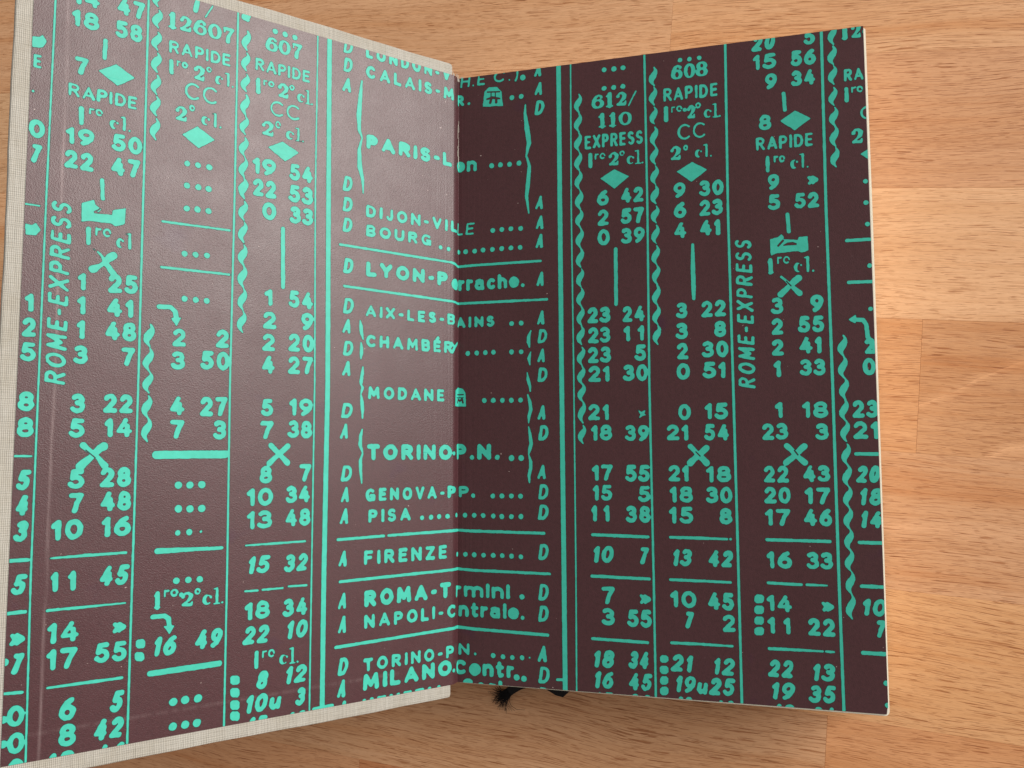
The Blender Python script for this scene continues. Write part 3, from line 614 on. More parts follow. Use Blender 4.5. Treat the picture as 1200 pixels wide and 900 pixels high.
STROKES = [
 ('r',[(-99.15,73.48,0.441),(-99.25,69.17,0.439)]),('r',[(-98.79,39.72,0.406),(-98.55,35.33,0.405)]),('r',[(-74.64,89.55,0.14),(-76.4,86.08,0.139)]),
 ('r',[(-85.16,32.03,0.236),(-69.08,32.22,0.246)]),('r',[(-85.09,20.82,0.26),(-68.97,20.91,0.272)]),
 ('r',[(-85.35,11.13,0.516),(-82.71,11.28,0.52),(-81.6,10.34,0.521),(-81.36,8.79,0.521)]),('r',[(-114.33,31.51,0.169),(-111.36,31.52,0.17)]),
 ('r',[(-114.45,-24.47,0.185),(-110.96,-24.49,0.187)]),('r',[(-114.55,-46.97,0.341),(-110.77,-46.97,0.345)]),
 ('r',[(-114.75,-58.12,0.338),(-110.85,-58.05,0.342)]),('r',[(-114.49,-74.85,0.289),(-110.77,-75.09,0.292)]),
 ('r',[(-99.18,22.69,0.15),(-98.25,21.81,0.226),(-97.19,19.93,0.552),(-95.37,17.52,0.605)]),
 ('r',[(-95.8,22.23,0.859),(-96.42,21.75,0.958),(-97.57,20.39,0.402),(-98.54,19.51,0.4),(-99.77,18.61,0.847),(-100.12,18.46,0.846)]),
 ('r',[(-100.15,23.26,0.1),(-99.82,23.01,0.1)]),('s',[(-100.7,-22.12,0.724),(-99.8,-22.94,0.532),(-97.52,-24.89,0.486),(-96.12,-26.7,0.731)]),
 ('s',[(-96.45,-22.31,0.928),(-97.15,-22.7,0.828),(-98.78,-24.54,0.581),(-100.57,-26.17,0.818),(-101.15,-26.84,0.912)]),
 ('r',[(-106.33,-46.97,0.163),(-99.43,-46.85,0.285),(-90.96,-46.76,0.244)]),('r',[(-84.99,-24.3,0.882),(-68.84,-24.25,0.922)]),
 ('r',[(-84.05,-46.93,0.646),(-77.16,-46.99,0.456),(-69.07,-47.11,0.337)]),
 ('r',[(-84.65,-62.06,0.491),(-82.09,-62.05,0.495),(-81.11,-62.84,0.496),(-80.86,-64.85,0.495)]),('r',[(-84.88,-74.98,0.608),(-69.01,-74.87,0.635)]),
 ('r',[(-106.58,-58.27,0.277),(-99.04,-58.27,0.26),(-90.69,-58.22,0.145)]),('r',[(-105.98,-74.93,0.16),(-98.48,-74.94,0.304),(-90.89,-75.0,0.215)]),
 ('r',[(-55.26,34.73,0.511),(-54.9,19.24,0.507)]),('s',[(-57.3,-22.0,0.653),(-56.44,-22.87,0.654),(-54.15,-25.12,0.547),(-52.94,-26.39,0.768)]),
 ('s',[(-52.9,-22.21,0.715),(-53.91,-23.09,0.713),(-56.12,-25.11,0.545),(-57.65,-26.56,0.705)]),
 ('r',[(-63.19,-46.92,0.158),(-56.24,-46.88,0.268),(-47.75,-46.8,0.192)]),('r',[(-63.16,-58.18,0.209),(-59.94,-58.27,0.211)]),
 ('r',[(-58.75,-58.22,0.212),(-53.51,-58.22,0.214)]),('r',[(-52.0,-57.98,0.215),(-47.15,-58.1,0.218)]),
 ('r',[(-39.17,32.76,0.295),(-3.88,32.28,0.321),(-0.87,31.62,0.324),(4.74,31.79,0.323),(25.43,31.79,0.316)]),
 ('r',[(-37.76,21.42,0.294),(-3.84,20.64,0.319),(-1.09,20.41,0.321),(4.75,20.45,0.321),(27.16,20.36,0.313)]),
 ('r',[(-33.3,80.32,0.154),(-33.64,76.52,0.493),(-34.08,70.26,0.674),(-33.9,66.0,0.459),(-32.97,63.87,0.153)]),
 ('r',[(-33.03,63.86,0.122),(-33.83,60.51,0.487),(-33.64,55.66,0.668),(-32.69,52.19,0.425),(-32.51,48.27,0.152)]),
 ('r',[(-32.96,12.32,0.148),(-32.69,10.74,0.533),(-32.54,8.98,0.473),(-32.01,7.25,0.148)]),
 ('r',[(-32.63,6.31,0.148),(-32.49,4.85,0.472),(-32.47,3.08,0.471),(-32.64,1.77,0.147)]),
 ('r',[(-31.98,-0.43,0.147),(-32.15,-2.2,0.47),(-32.5,-4.57,0.469),(-32.48,-5.74,0.146)]),
 ('r',[(-32.55,-5.15,0.146),(-32.03,-6.19,0.41),(-32.46,-7.79,0.146)]),
 ('r',[(-32.52,-7.79,0.146),(-32.18,-9.82,0.438),(-31.96,-12.16,0.438),(-31.93,-14.49,0.146)]),
 ('r',[(-31.96,-17.52,0.145),(-32.44,-19.44,0.464),(-32.53,-21.76,0.464),(-31.75,-24.02,0.145)]),
 ('r',[(-31.75,-24.02,0.145),(-32.42,-26.1,0.433),(-32.32,-28.42,0.433),(-31.96,-32.17,0.144)]),('r',[(-38.68,-46.96,0.337),(-25.09,-46.72,0.348)]),
 ('r',[(-23.79,-46.68,0.349),(-1.87,-46.49,0.369),(4.82,-46.72,0.369),(25.94,-46.91,0.36)]),
 ('r',[(-37.92,-58.03,0.335),(-1.84,-57.63,0.366),(4.84,-58.0,0.366),(27.55,-58.22,0.357)]),
 ('r',[(-38.87,-74.97,0.358),(-1.79,-74.25,0.392),(4.85,-74.69,0.393),(26.89,-75.23,0.383)]),('s',[(-44.58,-89.9,0.51),(-39.66,-89.76,0.517)]),
 ('r',[(20.98,79.37,0.164),(20.83,76.77,0.392),(21.41,72.14,0.716),(22.04,67.52,0.649),(21.11,63.4,0.162)]),
 ('r',[(21.24,63.71,0.162),(22.14,60.38,0.452),(21.59,54.63,0.644),(21.19,51.44,0.45),(21.88,46.25,0.16)]),
 ('r',[(53.81,79.41,0.189),(51.67,75.37,0.189)]),('r',[(94.18,73.85,0.45),(94.39,69.13,0.449)]),('r',[(109.07,31.79,0.402),(115.89,31.75,0.398)]),
 ('r',[(109.14,20.56,0.399),(115.51,20.47,0.395)]),
 ('r',[(114.91,2.71,0.503),(113.36,5.86,0.505),(113.06,9.24,0.506),(112.32,10.4,0.507),(109.97,10.63,0.509)]),
 ('r',[(94.27,40.07,0.44),(94.52,35.35,0.439)]),('s',[(92.22,23.05,0.291),(93.07,22.3,0.233),(94.51,20.77,0.348),(96.78,18.38,0.75)]),
 ('s',[(96.57,22.45,0.868),(95.62,21.69,0.869),(93.95,20.16,0.58),(91.98,18.29,0.813)]),('r',[(47.45,33.75,0.494),(47.37,17.89,0.489)]),
 ('r',[(68.99,33.47,0.361),(68.94,27.93,0.54),(68.99,21.33,0.598),(68.99,18.34,0.418)]),
 ('r',[(-3.42,5.45,0.316),(-2.54,7.06,0.317),(-1.05,8.5,0.319)]),('r',[(-2.91,7.4,0.253),(-3.72,8.34,0.253)]),
 ('r',[(22.31,11.38,0.157),(21.66,9.53,0.501),(21.65,7.97,0.5),(21.9,6.52,0.156)]),('r',[(22.28,5.14,0.156),(21.7,3.29,0.436),(22.01,1.41,0.156)]),
 ('r',[(21.17,-0.75,0.156),(21.48,-2.93,0.435),(21.98,-4.8,0.372),(22.04,-6.29,0.155)]),
 ('r',[(21.33,-7.27,0.155),(21.96,-9.45,0.433),(22.21,-11.61,0.494),(21.69,-13.46,0.432),(21.55,-15.43,0.154)]),
 ('r',[(21.55,-16.53,0.154),(21.98,-19.0,0.43),(22.29,-21.46,0.49),(21.77,-23.29,0.429),(21.51,-24.52,0.153)]),
 ('r',[(21.51,-24.52,0.153),(22.14,-26.66,0.428),(22.13,-28.49,0.488),(21.61,-30.63,0.427),(21.73,-32.58,0.152)]),
 ('r',[(39.96,-46.94,0.384),(55.41,-47.21,0.377)]),('s',[(67.29,-22.45,0.64),(68.35,-23.56,0.581),(70.03,-25.31,0.695),(71.53,-26.93,0.866)]),
 ('s',[(71.61,-22.88,0.81),(70.63,-23.74,0.811),(68.71,-25.48,0.696),(67.14,-26.93,0.87)]),
 ('s',[(92.41,-22.4,0.678),(93.31,-23.25,0.676),(95.39,-25.5,0.618),(96.8,-26.79,0.784)]),
 ('s',[(96.81,-22.53,0.786),(95.82,-23.43,0.787),(93.78,-25.5,0.675),(92.13,-26.8,0.788)]),
 ('r',[(61.44,-47.12,0.346),(68.18,-47.18,0.372),(76.48,-47.26,0.255)]),('r',[(86.74,-47.17,0.363),(102.41,-47.22,0.356)]),
 ('r',[(109.54,-47.3,0.408),(116.24,-47.29,0.404)]),('r',[(109.46,-24.58,0.414),(117.04,-24.59,0.41)]),
 ('r',[(29.57,-87.3,0.379),(31.22,-87.19,0.378)]),('r',[(39.61,-75.46,0.377),(54.86,-75.68,0.37)]),('r',[(39.66,-58.37,0.381),(55.59,-58.59,0.374)]),
 ('r',[(61.3,-75.37,0.311),(67.63,-75.28,0.337),(77.29,-75.34,0.25)]),('r',[(61.25,-58.55,0.315),(67.96,-58.58,0.341),(77.17,-58.67,0.253)]),
 ('r',[(86.72,-58.42,0.305),(91.01,-58.52,0.331),(95.05,-58.53,0.302)]),('r',[(96.42,-58.53,0.274),(98.94,-58.54,0.246),(101.44,-58.55,0.163)]),
 ('r',[(86.61,-75.39,0.357),(93.73,-75.35,0.326),(99.8,-75.31,0.216)]),('r',[(100.63,-75.31,0.243),(102.59,-75.36,0.242)]),
 ('r',[(109.69,-58.39,0.404),(116.86,-58.37,0.401)]),('r',[(109.49,-75.1,0.453),(116.27,-75.11,0.449)]),
 ('n',[(-100.14,-23.18,0.145),(-98.14,-24.93,0.146)]),('n',[(68.75,-23.91,0.174),(69.86,-25.07,0.174)]),
 ('n',[(94.32,-23.65,0.197),(95.14,-24.77,0.197)]),('n',[(93.5,21.81,0.174),(94.66,20.47,0.174)]),('n',[(91.67,31.63,0.293),(92.92,32.95,0.293)]),
 ('n',[(93.11,31.65,0.175),(94.1,31.93,0.409),(95.36,31.96,0.467),(96.18,31.78,0.291)]),
 ('n',[(-100.21,32.01,0.151),(-99.33,32.56,0.151),(-99.07,32.9,0.151)]),('n',[(9.11,84.63,0.233),(12.95,84.29,0.232)]),
 ('n',[(8.97,82.45,0.266),(10.66,82.71,0.464),(12.94,82.17,0.265)]),('n',[(9.98,81.2,0.398),(10.25,82.1,0.398)]),
 ('n',[(11.87,81.11,0.397),(11.87,82.04,0.397)]),('n',[(10.25,84.49,0.166),(10.25,82.63,0.166)]),('n',[(11.6,84.32,0.166),(11.6,82.47,0.166)]),
 ('n',[(-0.76,-6.86,0.19),(1.59,-6.85,0.19)]),('n',[(-0.76,-9.26,0.284),(-0.26,-8.22,0.285),(0.52,-8.73,0.285),(1.19,-8.11,0.285),(1.46,-9.25,0.285)]),
 ('n',[(-1.25,-7.77,0.126),(1.59,-7.73,0.127)]),
 ('v',[(-109.86,95.0,0.16),(-110.13,34.92,0.16),(-110.14,-8.56,0.16),(-110.07,-50.51,0.16),(-109.51,-95.0,0.16)]),
 ('v',[(-89.98,95.0,0.2),(-89.72,38.51,0.2),(-89.47,-7.66,0.2),(-89.41,-52.23,0.2),(-89.35,-95.0,0.2)]),
 ('v',[(-68.25,95.0,0.2),(-68.02,42.32,0.2),(-68.05,-6.71,0.2),(-67.66,-54.04,0.2),(-67.53,-95.0,0.2)]),
 ('v',[(-46.48,95.0,0.17),(-46.49,46.11,0.17),(-45.82,-5.74,0.17),(-45.85,-55.86,0.17),(-45.85,-95.0,0.17)]),
 ('v',[(-43.13,95.0,0.62),(-42.72,46.77,0.62),(-42.16,-5.58,0.62),(-42.44,-56.15,0.62),(-42.39,-95.0,0.62)]),
 ('v',[(31.15,95.0,0.64),(31.26,51.84,0.64),(31.42,-4.42,0.64),(31.68,-58.66,0.64),(31.81,-95.0,0.64)]),
 ('v',[(34.8,95.0,0.17),(34.64,46.48,0.17),(34.97,-4.51,0.17),(35.11,-58.53,0.17),(35.01,-95.0,0.17)]),
 ('v',[(56.41,95.0,0.26),(56.62,44.66,0.26),(56.41,-5.04,0.26),(56.76,-57.74,0.26),(56.87,-95.0,0.26)]),
 ('v',[(79.04,95.0,0.29),(78.7,42.83,0.29),(79.02,-5.6,0.29),(79.24,-56.91,0.29),(79.36,-95.0,0.29)]),
 ('v',[(104.41,95.0,0.33),(104.13,40.73,0.33),(104.34,-6.22,0.33),(104.32,-55.99,0.33),(104.51,-95.0,0.33)]),
]
DOTS = [
 (-113.63,57.55,0.27),(-79.8,47.47,0.7),(-77.24,47.54,0.7),(-74.48,47.53,0.71),(-79.75,41.88,0.69),(-77.04,41.93,0.7),(-74.5,41.95,0.7),
 (-79.64,36.15,0.69),(-77.05,36.31,0.7),(-74.36,36.31,0.7),(-79.84,24.76,0.69),(-77.21,24.89,0.69),(-74.49,25.04,0.7),(-79.54,13.69,0.68),
 (-76.91,13.64,0.69),(-74.25,13.69,0.69),(-114.28,-68.32,0.77),(-114.12,-80.29,0.77),(-113.93,-85.39,0.76),(-79.75,-31.56,0.82),(-77.03,-31.62,0.83),
 (-74.27,-31.58,0.84),(-79.55,-37.2,0.82),(-76.93,-37.3,0.83),(-74.17,-37.36,0.83),(-79.58,-42.91,0.6),(-76.93,-42.9,0.71),(-74.23,-42.84,0.28),
 (-79.57,-54.15,0.7),(-76.87,-54.18,0.71),(-74.19,-54.26,0.71),(-78.35,-57.56,0.49),(-79.51,-82.23,0.9),(-76.81,-82.19,0.91),(-73.85,-82.32,0.92),
 (-79.45,-87.9,0.9),(-76.65,-87.96,0.91),(-74.0,-87.99,0.91),(-58.37,87.5,0.69),(-55.63,87.47,0.7),(-52.97,87.4,0.7),(-65.78,88.58,0.5),
 (-7.55,36.34,0.62),(-4.85,36.13,0.62),(-2.68,-24.16,0.54),(-13.24,-42.32,0.65),(-10.34,-42.27,0.65),(-7.67,-42.21,0.66),(-4.83,-42.27,0.66),
 (20.22,87.81,0.85),(10.44,61.71,0.71),(13.18,61.71,0.71),(15.97,61.63,0.7),(18.87,61.67,0.7),(16.82,81.97,0.71),(19.67,82.02,0.71),(44.74,86.99,0.69),
 (47.55,86.88,0.69),(50.22,86.85,0.69),(44.67,81.42,0.69),(47.48,81.33,0.69),(50.14,81.32,0.69),(66.45,86.98,0.61),(69.12,86.94,0.61),
 (71.79,86.95,0.6),(67.55,72.32,0.53),(114.17,47.4,0.56),(114.08,41.64,0.56),(114.14,41.63,0.56),(114.26,35.88,0.56),(114.41,24.73,0.55),
 (114.28,13.24,0.55),(10.76,41.97,0.7),(13.54,42.02,0.7),(16.38,42.06,0.69),(19.33,41.9,0.69),(-0.13,36.07,0.7),(2.24,36.1,0.7),(5.07,36.1,0.7),
 (7.75,36.24,0.7),(10.62,36.24,0.7),(13.53,36.29,0.69),(16.36,36.29,0.69),(19.18,36.22,0.69),(16.5,13.71,0.68),(19.42,13.71,0.68),(2.97,5.37,0.69),
 (5.77,5.4,0.69),(8.42,5.43,0.68),(10.92,5.47,0.68),(16.48,5.34,0.68),(19.39,5.3,0.68),(8.09,-8.68,0.68),(10.85,-8.74,0.68),(13.65,-8.73,0.67),
 (16.37,-8.78,0.67),(19.15,-8.77,0.67),(10.69,-36.53,0.66),(13.47,-36.5,0.66),(16.3,-36.47,0.66),(19.05,-36.5,0.66),(-4.9,-42.27,0.66),
 (-1.28,-42.16,0.67),(2.19,-42.21,0.67),(5.02,-42.22,0.67),(7.76,-42.23,0.66),(10.82,-42.3,0.66),(13.46,-42.38,0.66),(16.29,-42.33,0.66),
 (19.15,-42.34,0.66),(-0.63,-53.48,0.66),(2.34,-53.48,0.66),(5.03,-53.53,0.66),(7.89,-53.56,0.66),(10.81,-53.54,0.66),(13.57,-53.57,0.65),
 (16.32,-53.61,0.65),(19.11,-53.71,0.65),(16.39,-25.55,0.8),(19.28,-25.56,0.8),(4.68,-36.48,0.6),(77.42,-47.24,0.31),(19.39,-64.98,0.71),
 (10.78,-81.86,0.64),(13.71,-81.98,0.64),(16.5,-82.04,0.64),(19.33,-81.93,0.64),(21.58,-81.79,0.25),(-2.48,-86.18,0.52),(17.74,-87.47,0.83),
 (19.87,-87.73,0.83),(114.77,-82.32,0.63),(114.93,-87.76,0.62),
]
SHAPES = [
 ('s',[(-100.28,65.77),(-96.66,68.29),(-92.52,66.0),(-96.27,63.2)]),
 ('s',[(-114.22,70.11),(-112.83,70.3),(-112.21,70.98),(-111.35,69.72),(-112.11,68.19),(-114.14,67.73)]),
 ('s',[(-81.16,54.55),(-77.65,57.28),(-73.35,54.8),(-77.25,51.9)]),('s',[(-82.64,8.68),(-80.16,8.9),(-81.25,6.82)]),
 ('s',[(-114.04,27.06),(-112.7,26.87),(-111.97,27.52),(-110.99,26.06),(-111.87,24.77),(-113.79,24.68)]),
 ('s',[(-102.86,33.59),(-100.39,34.71),(-99.99,33.56),(-98.79,32.85),(-99.31,31.95),(-100.09,32.33),(-100.38,31.58),(-96.42,31.81),(-96.23,32.96),(-93.56,33.81),(-93.63,30.09),(-95.65,29.27),(-96.59,29.84),(-101.12,29.7),(-102.8,29.29)]),
 ('s',[(-82.12,-64.51),(-79.71,-64.59),(-80.82,-66.43)]),
 ('s',[(-87.77,-66.8),(-86.61,-66.94),(-86.18,-67.44),(-86.14,-68.55),(-86.55,-68.94),(-87.71,-68.79),(-88.14,-68.3),(-88.17,-67.18)]),
 ('s',[(-87.91,-69.68),(-86.76,-69.83),(-86.32,-70.32),(-86.29,-71.44),(-86.7,-71.82),(-87.85,-71.66),(-88.28,-71.17),(-88.32,-70.06)]),
 ('s',[(-65.79,-78.23),(-64.54,-78.42),(-64.06,-78.95),(-64.03,-80.18),(-64.49,-80.57),(-65.74,-80.38),(-66.22,-79.85),(-66.25,-78.62)]),
 ('s',[(-65.72,-81.25),(-64.47,-81.44),(-63.99,-81.98),(-63.96,-83.21),(-64.42,-83.59),(-65.67,-83.39),(-66.15,-82.86),(-66.18,-81.63)]),
 ('s',[(-65.65,-84.21),(-64.4,-84.41),(-63.92,-84.95),(-63.89,-86.18),(-64.35,-86.56),(-65.6,-86.35),(-66.08,-85.81),(-66.11,-84.59)]),
 ('s',[(-65.59,-86.85),(-64.34,-87.07),(-63.86,-87.61),(-63.83,-88.83),(-64.29,-89.21),(-65.54,-88.99),(-66.02,-88.45),(-66.05,-87.23)]),
 ('s',[(-59.62,55.77),(-55.77,58.07),(-51.39,55.96),(-55.03,52.9)]),
 ('s',[(7.62,80.29),(8.23,84.87),(9.58,86.03),(12.14,85.85),(13.48,84.36),(13.94,79.81)]),
 ('s',[(43.31,54.73),(47.37,57.05),(51.39,54.61),(47.3,51.48)]),('s',[(64.98,54.69),(69.26,57.03),(73.3,54.5),(69.04,51.49)]),
 ('s',[(93.09,66.22),(97.03,68.65),(100.92,66.05),(96.77,63.24)]),('s',[(113.21,54.91),(116.75,56.99),(119.79,54.36),(116.58,52.08)]),
 ('s',[(108.72,10.68),(110.65,11.95),(110.56,9.47)]),
 ('s',[(89.62,33.54),(91.73,33.98),(92.53,34.74),(93.17,33.87),(92.93,33.3),(96.75,32.79),(97.05,33.59),(99.22,33.66),(99.28,29.93),(97.74,29.34),(96.67,29.88),(91.18,29.67),(89.72,28.95)]),
 ('s',[(-2.23,-10.34),(-2.0,-5.67),(-0.27,-4.8),(1.31,-5.07),(2.19,-6.23),(2.39,-10.28)]),
 ('s',[(53.11,-12.12),(54.16,-12.85),(55.18,-12.27),(54.87,-13.22),(55.45,-13.7),(54.27,-13.92),(53.31,-14.62),(53.8,-13.56)]),
 ('s',[(58.73,-78.86),(59.81,-78.79),(60.32,-79.27),(60.3,-80.17),(59.78,-80.71),(58.69,-80.78),(58.19,-80.3),(58.2,-79.4)]),
 ('s',[(58.62,-81.63),(59.77,-81.56),(60.27,-82.03),(60.25,-83.1),(59.73,-83.64),(58.59,-83.72),(58.08,-83.25),(58.1,-82.17)]),
 ('s',[(58.63,-84.45),(59.72,-84.38),(60.22,-84.85),(60.21,-85.92),(59.68,-86.46),(58.6,-86.54),(58.09,-86.06),(58.11,-84.99)]),
 ('s',[(58.59,-87.21),(59.67,-87.13),(60.18,-87.6),(60.16,-88.73),(59.64,-89.27),(58.55,-89.35),(58.05,-88.88),(58.06,-87.76)]),
 ('s',[(83.72,-61.64),(85.08,-61.59),(85.55,-62.06),(85.52,-63.17),(85.02,-63.69),(83.67,-63.75),(83.19,-63.28),(83.22,-62.16)]),
 ('s',[(83.65,-64.53),(85.0,-64.47),(85.48,-64.94),(85.45,-66.05),(84.95,-66.57),(83.6,-66.64),(83.12,-66.16),(83.15,-65.05)]),
 ('s',[(83.58,-67.3),(84.93,-67.23),(85.41,-67.71),(85.38,-68.76),(84.88,-69.28),(83.53,-69.35),(83.05,-68.88),(83.08,-67.82)]),
 ('s',[(83.51,-70.07),(84.87,-70.0),(85.34,-70.47),(85.31,-71.57),(84.81,-72.09),(83.46,-72.17),(82.99,-71.7),(83.01,-70.59)]),
]
WAVES = [
 (-87.95,89.67,85.35),(-87.69,84.52,79.99),(-87.73,78.86,74.35),(-87.67,73.58,68.77),(-87.61,67.99,63.2),(-87.55,62.64,57.87),(-87.48,57.15,51.87),
 (-87.35,6.71,1.35),(-87.33,0.93,-4.51),(-87.26,-4.62,-9.68),(-87.33,-10.35,-15.55),(-87.26,-15.65,-21.18),(-65.71,46.07,40.96),(-65.69,40.38,35.39),
 (-65.68,35.04,29.63),(-65.54,28.97,23.8),(-65.53,23.62,18.08),(-65.39,17.7,12.07),(-65.43,11.95,6.51),(-66.02,90.35,88.17),(-65.88,85.48,80.28),
 (-65.92,79.55,74.78),(-65.9,74.01,69.31),(-65.83,68.33,62.97),(-65.87,62.65,57.87),(-65.91,56.99,52.12),(-65.84,51.77,46.52),(-65.89,46.27,41.71),
 (-65.69,40.22,35.39),(-65.62,34.94,29.75),(-65.49,28.87,23.64),(-65.47,23.35,18.09),(-65.39,17.59,12.29),(-65.43,11.84,6.51),(37.01,80.56,75.04),
 (36.95,74.72,69.21),(36.9,68.83,63.47),(36.91,63.21,57.74),(36.93,57.55,52.04),(37.0,51.84,46.28),(37.12,51.32,46.27),(37.08,46.02,40.87),
 (37.15,40.61,34.78),(37.16,34.59,29.04),(37.17,28.91,23.37),(37.18,23.12,17.79),(37.19,17.61,12.24),(37.14,11.99,6.7),(37.21,6.02,0.75),
 (37.22,0.51,-4.68),(37.3,-4.56,-9.67),(37.31,-9.55,-15.62),(37.31,-16.28,-21.54),(58.92,85.77,80.36),(58.83,79.92,74.71),(58.86,74.07,69.02),
 (58.89,68.25,62.78),(58.86,62.65,57.44),(58.89,56.93,51.5),(58.86,51.25,46.08),(58.85,50.75,45.95),(58.89,45.39,40.42),(58.85,39.81,34.43),
 (58.82,34.0,28.52),(58.85,28.33,22.94),(58.82,22.63,17.01),(58.79,16.83,11.59),(58.81,11.28,5.89),(107.2,91.23,85.97),(107.03,85.38,80.32),
 (106.97,80.01,74.79),(106.89,73.95,68.87),(106.94,68.43,63.26),(106.88,63.13,57.67),(106.86,57.25,51.99),(107.18,6.55,0.91),(107.06,0.91,-4.72),
 (107.2,-4.72,-10.32),(107.02,-10.32,-15.91),(107.11,-15.91,-21.36),(107.17,-21.91,-27.45),(107.21,-27.45,-32.97),(107.24,-32.96,-38.46),
 (107.17,-38.46,-43.93),(107.15,-43.93,-49.38),(107.13,-49.38,-54.7),(107.16,-54.7,-60.54),(107.06,-60.54,-66.79),
]
# A small round-nibbed stroke alphabet; unit box, x 0..1 and y 0..1.
def A(cx, cy, rx, ry, a0, a1, n=None):
    n = n or max(4, int(abs(a1 - a0) / 18) + 1)
    return [(cx + rx * math.cos(math.radians(a)), cy + ry * math.sin(math.radians(a))) for a in np.linspace(a0, a1, n)]
G = {
 '0': (.60, [A(.5, .5, .5, .5, 0, 360)]),
 '1': (.33, [[(0, .76), (.85, .98), (.85, 0)]]),
 '2': (.60, [A(.48, .70, .46, .30, 160, -25) + [(.0, 0), (1, 0)]]),
 '3': (.58, [A(.44, .76, .48, .24, 145, -90) + A(.42, .27, .58, .27, 90, -150)]),
 '4': (.64, [[(.74, 0), (.74, .62)], [(.60, 1, .9), (0, .26, .8), (1, .26, .85)]]),
 '5': (.58, [[(.92, 1), (.22, 1), (.12, .56)] + A(.44, .31, .56, .31, 115, -150)]),
 '6': (.60, [A(.5, .31, .5, .31, 0, 360), [(.80, 1), (.42, .86), (.10, .58), (.0, .34)]]),
 '7': (.56, [[(0, 1), (1, 1), (.60, .50), (.36, 0)]]),
 '8': (.60, [A(.5, .76, .42, .24, 0, 360), A(.5, .27, .5, .27, 0, 360)]),
 '9': (.60, [A(.5, .69, .5, .31, 0, 360), [(.20, 0), (.58, .14), (.90, .42), (1., .66)]]),
 'A': (.72, [[(0, 0, .85), (.5, 1, .9), (1, 0, 1.05)], [(.2, .26, .75), (.8, .26, .75)]]),
 'B': (.60, [[(0, 0), (0, 1), (.6, 1)] + A(.6, .76, .36, .24, 90, -90) + [(0, .52)], [(.5, .52)] + A(.6, .26, .4, .26, 90, -90) + [(0, 0)]]),
 'C': (.66, [A(.55, .5, .55, .5, 48, 312)]),
 'D': (.64, [[(0, 0), (0, 1), (.4, 1)] + A(.4, .5, .6, .5, 90, -90) + [(0, 0)]]),
 'E': (.54, [[(1, 1), (0, 1), (0, 0), (1, 0)], [(0, .52), (.85, .52)]]),
 'F': (.54, [[(1, 1), (0, 1), (0, 0)], [(0, .50), (.85, .50)]]),
 'G': (.68, [A(.52, .5, .52, .5, 50, 345), [(1.02, .38), (.62, .42)], [(.98, .42), (1., .02)]]),
 'H': (.64, [[(0, 0), (0, 1)], [(1, 0), (1, 1)], [(0, .5), (1, .5)]]),
 'I': (.16, [[(.5, 0), (.5, 1)]]),
 'J': (.46, [[(1, 1), (1, .3)] + A(.5, .28, .5, .28, 0, -160)]),
 'L': (.52, [[(0, 1), (0, 0), (1, 0)]]),
 'M': (.78, [[(0, 0), (.08, 1), (.5, .25), (.92, 1), (1, 0)]]),
 'N': (.66, [[(0, 0), (0, 1), (1, 0), (1, 1)]]),
 'O': (.72, [A(.5, .5, .5, .5, 0, 360)]),
 'P': (.58, [[(0, 0), (0, 1), (.55, 1)] + A(.55, .73, .45, .27, 90, -90) + [(0, .46)]]),
 'R': (.62, [[(0, 0), (0, 1), (.55, 1)] + A(.55, .75, .42, .25, 90, -90) + [(0, .5)], [(.45, .5), (1, 0)]]),
 'S': (.56, [A(.5, .76, .46, .24, 35, 270) + A(.5, .26, .5, .26, 90, -145)]),
 'T': (.62, [[(0, 1), (1, 1)], [(.5, 1), (.5, 0)]]),
 'U': (.64, [[(0, 1), (0, .35)] + A(.5, .35, .5, .35, 180, 360) + [(1, 1)]]),
 'V': (.66, [[(0, 1), (.5, 0), (1, 1)]]),
 'X': (.66, [[(0, 0), (1, 1)], [(0, 1), (1, 0)]]),
 'Y': (.66, [[(0, 1), (.5, .45), (1, 1)], [(.5, .45), (.5, 0)]]),
 'Z': (.60, [[(0, 1), (1, 1), (0, 0), (1, 0)]]),
 '-': (.34, [[(0, .42), (1, .42)]]), '.': (.16, [[(.5, .04), (.5, .05)]]), '/': (.30, [[(0, -.1), (1, 1.1)]]),
 ')': (.22, [A(-.6, .45, 1.5, .72, 50, -50)]),
}
G['É'] = (.54, G['E'][1] + [[(.4, 1.28), (.7, 1.45)]])
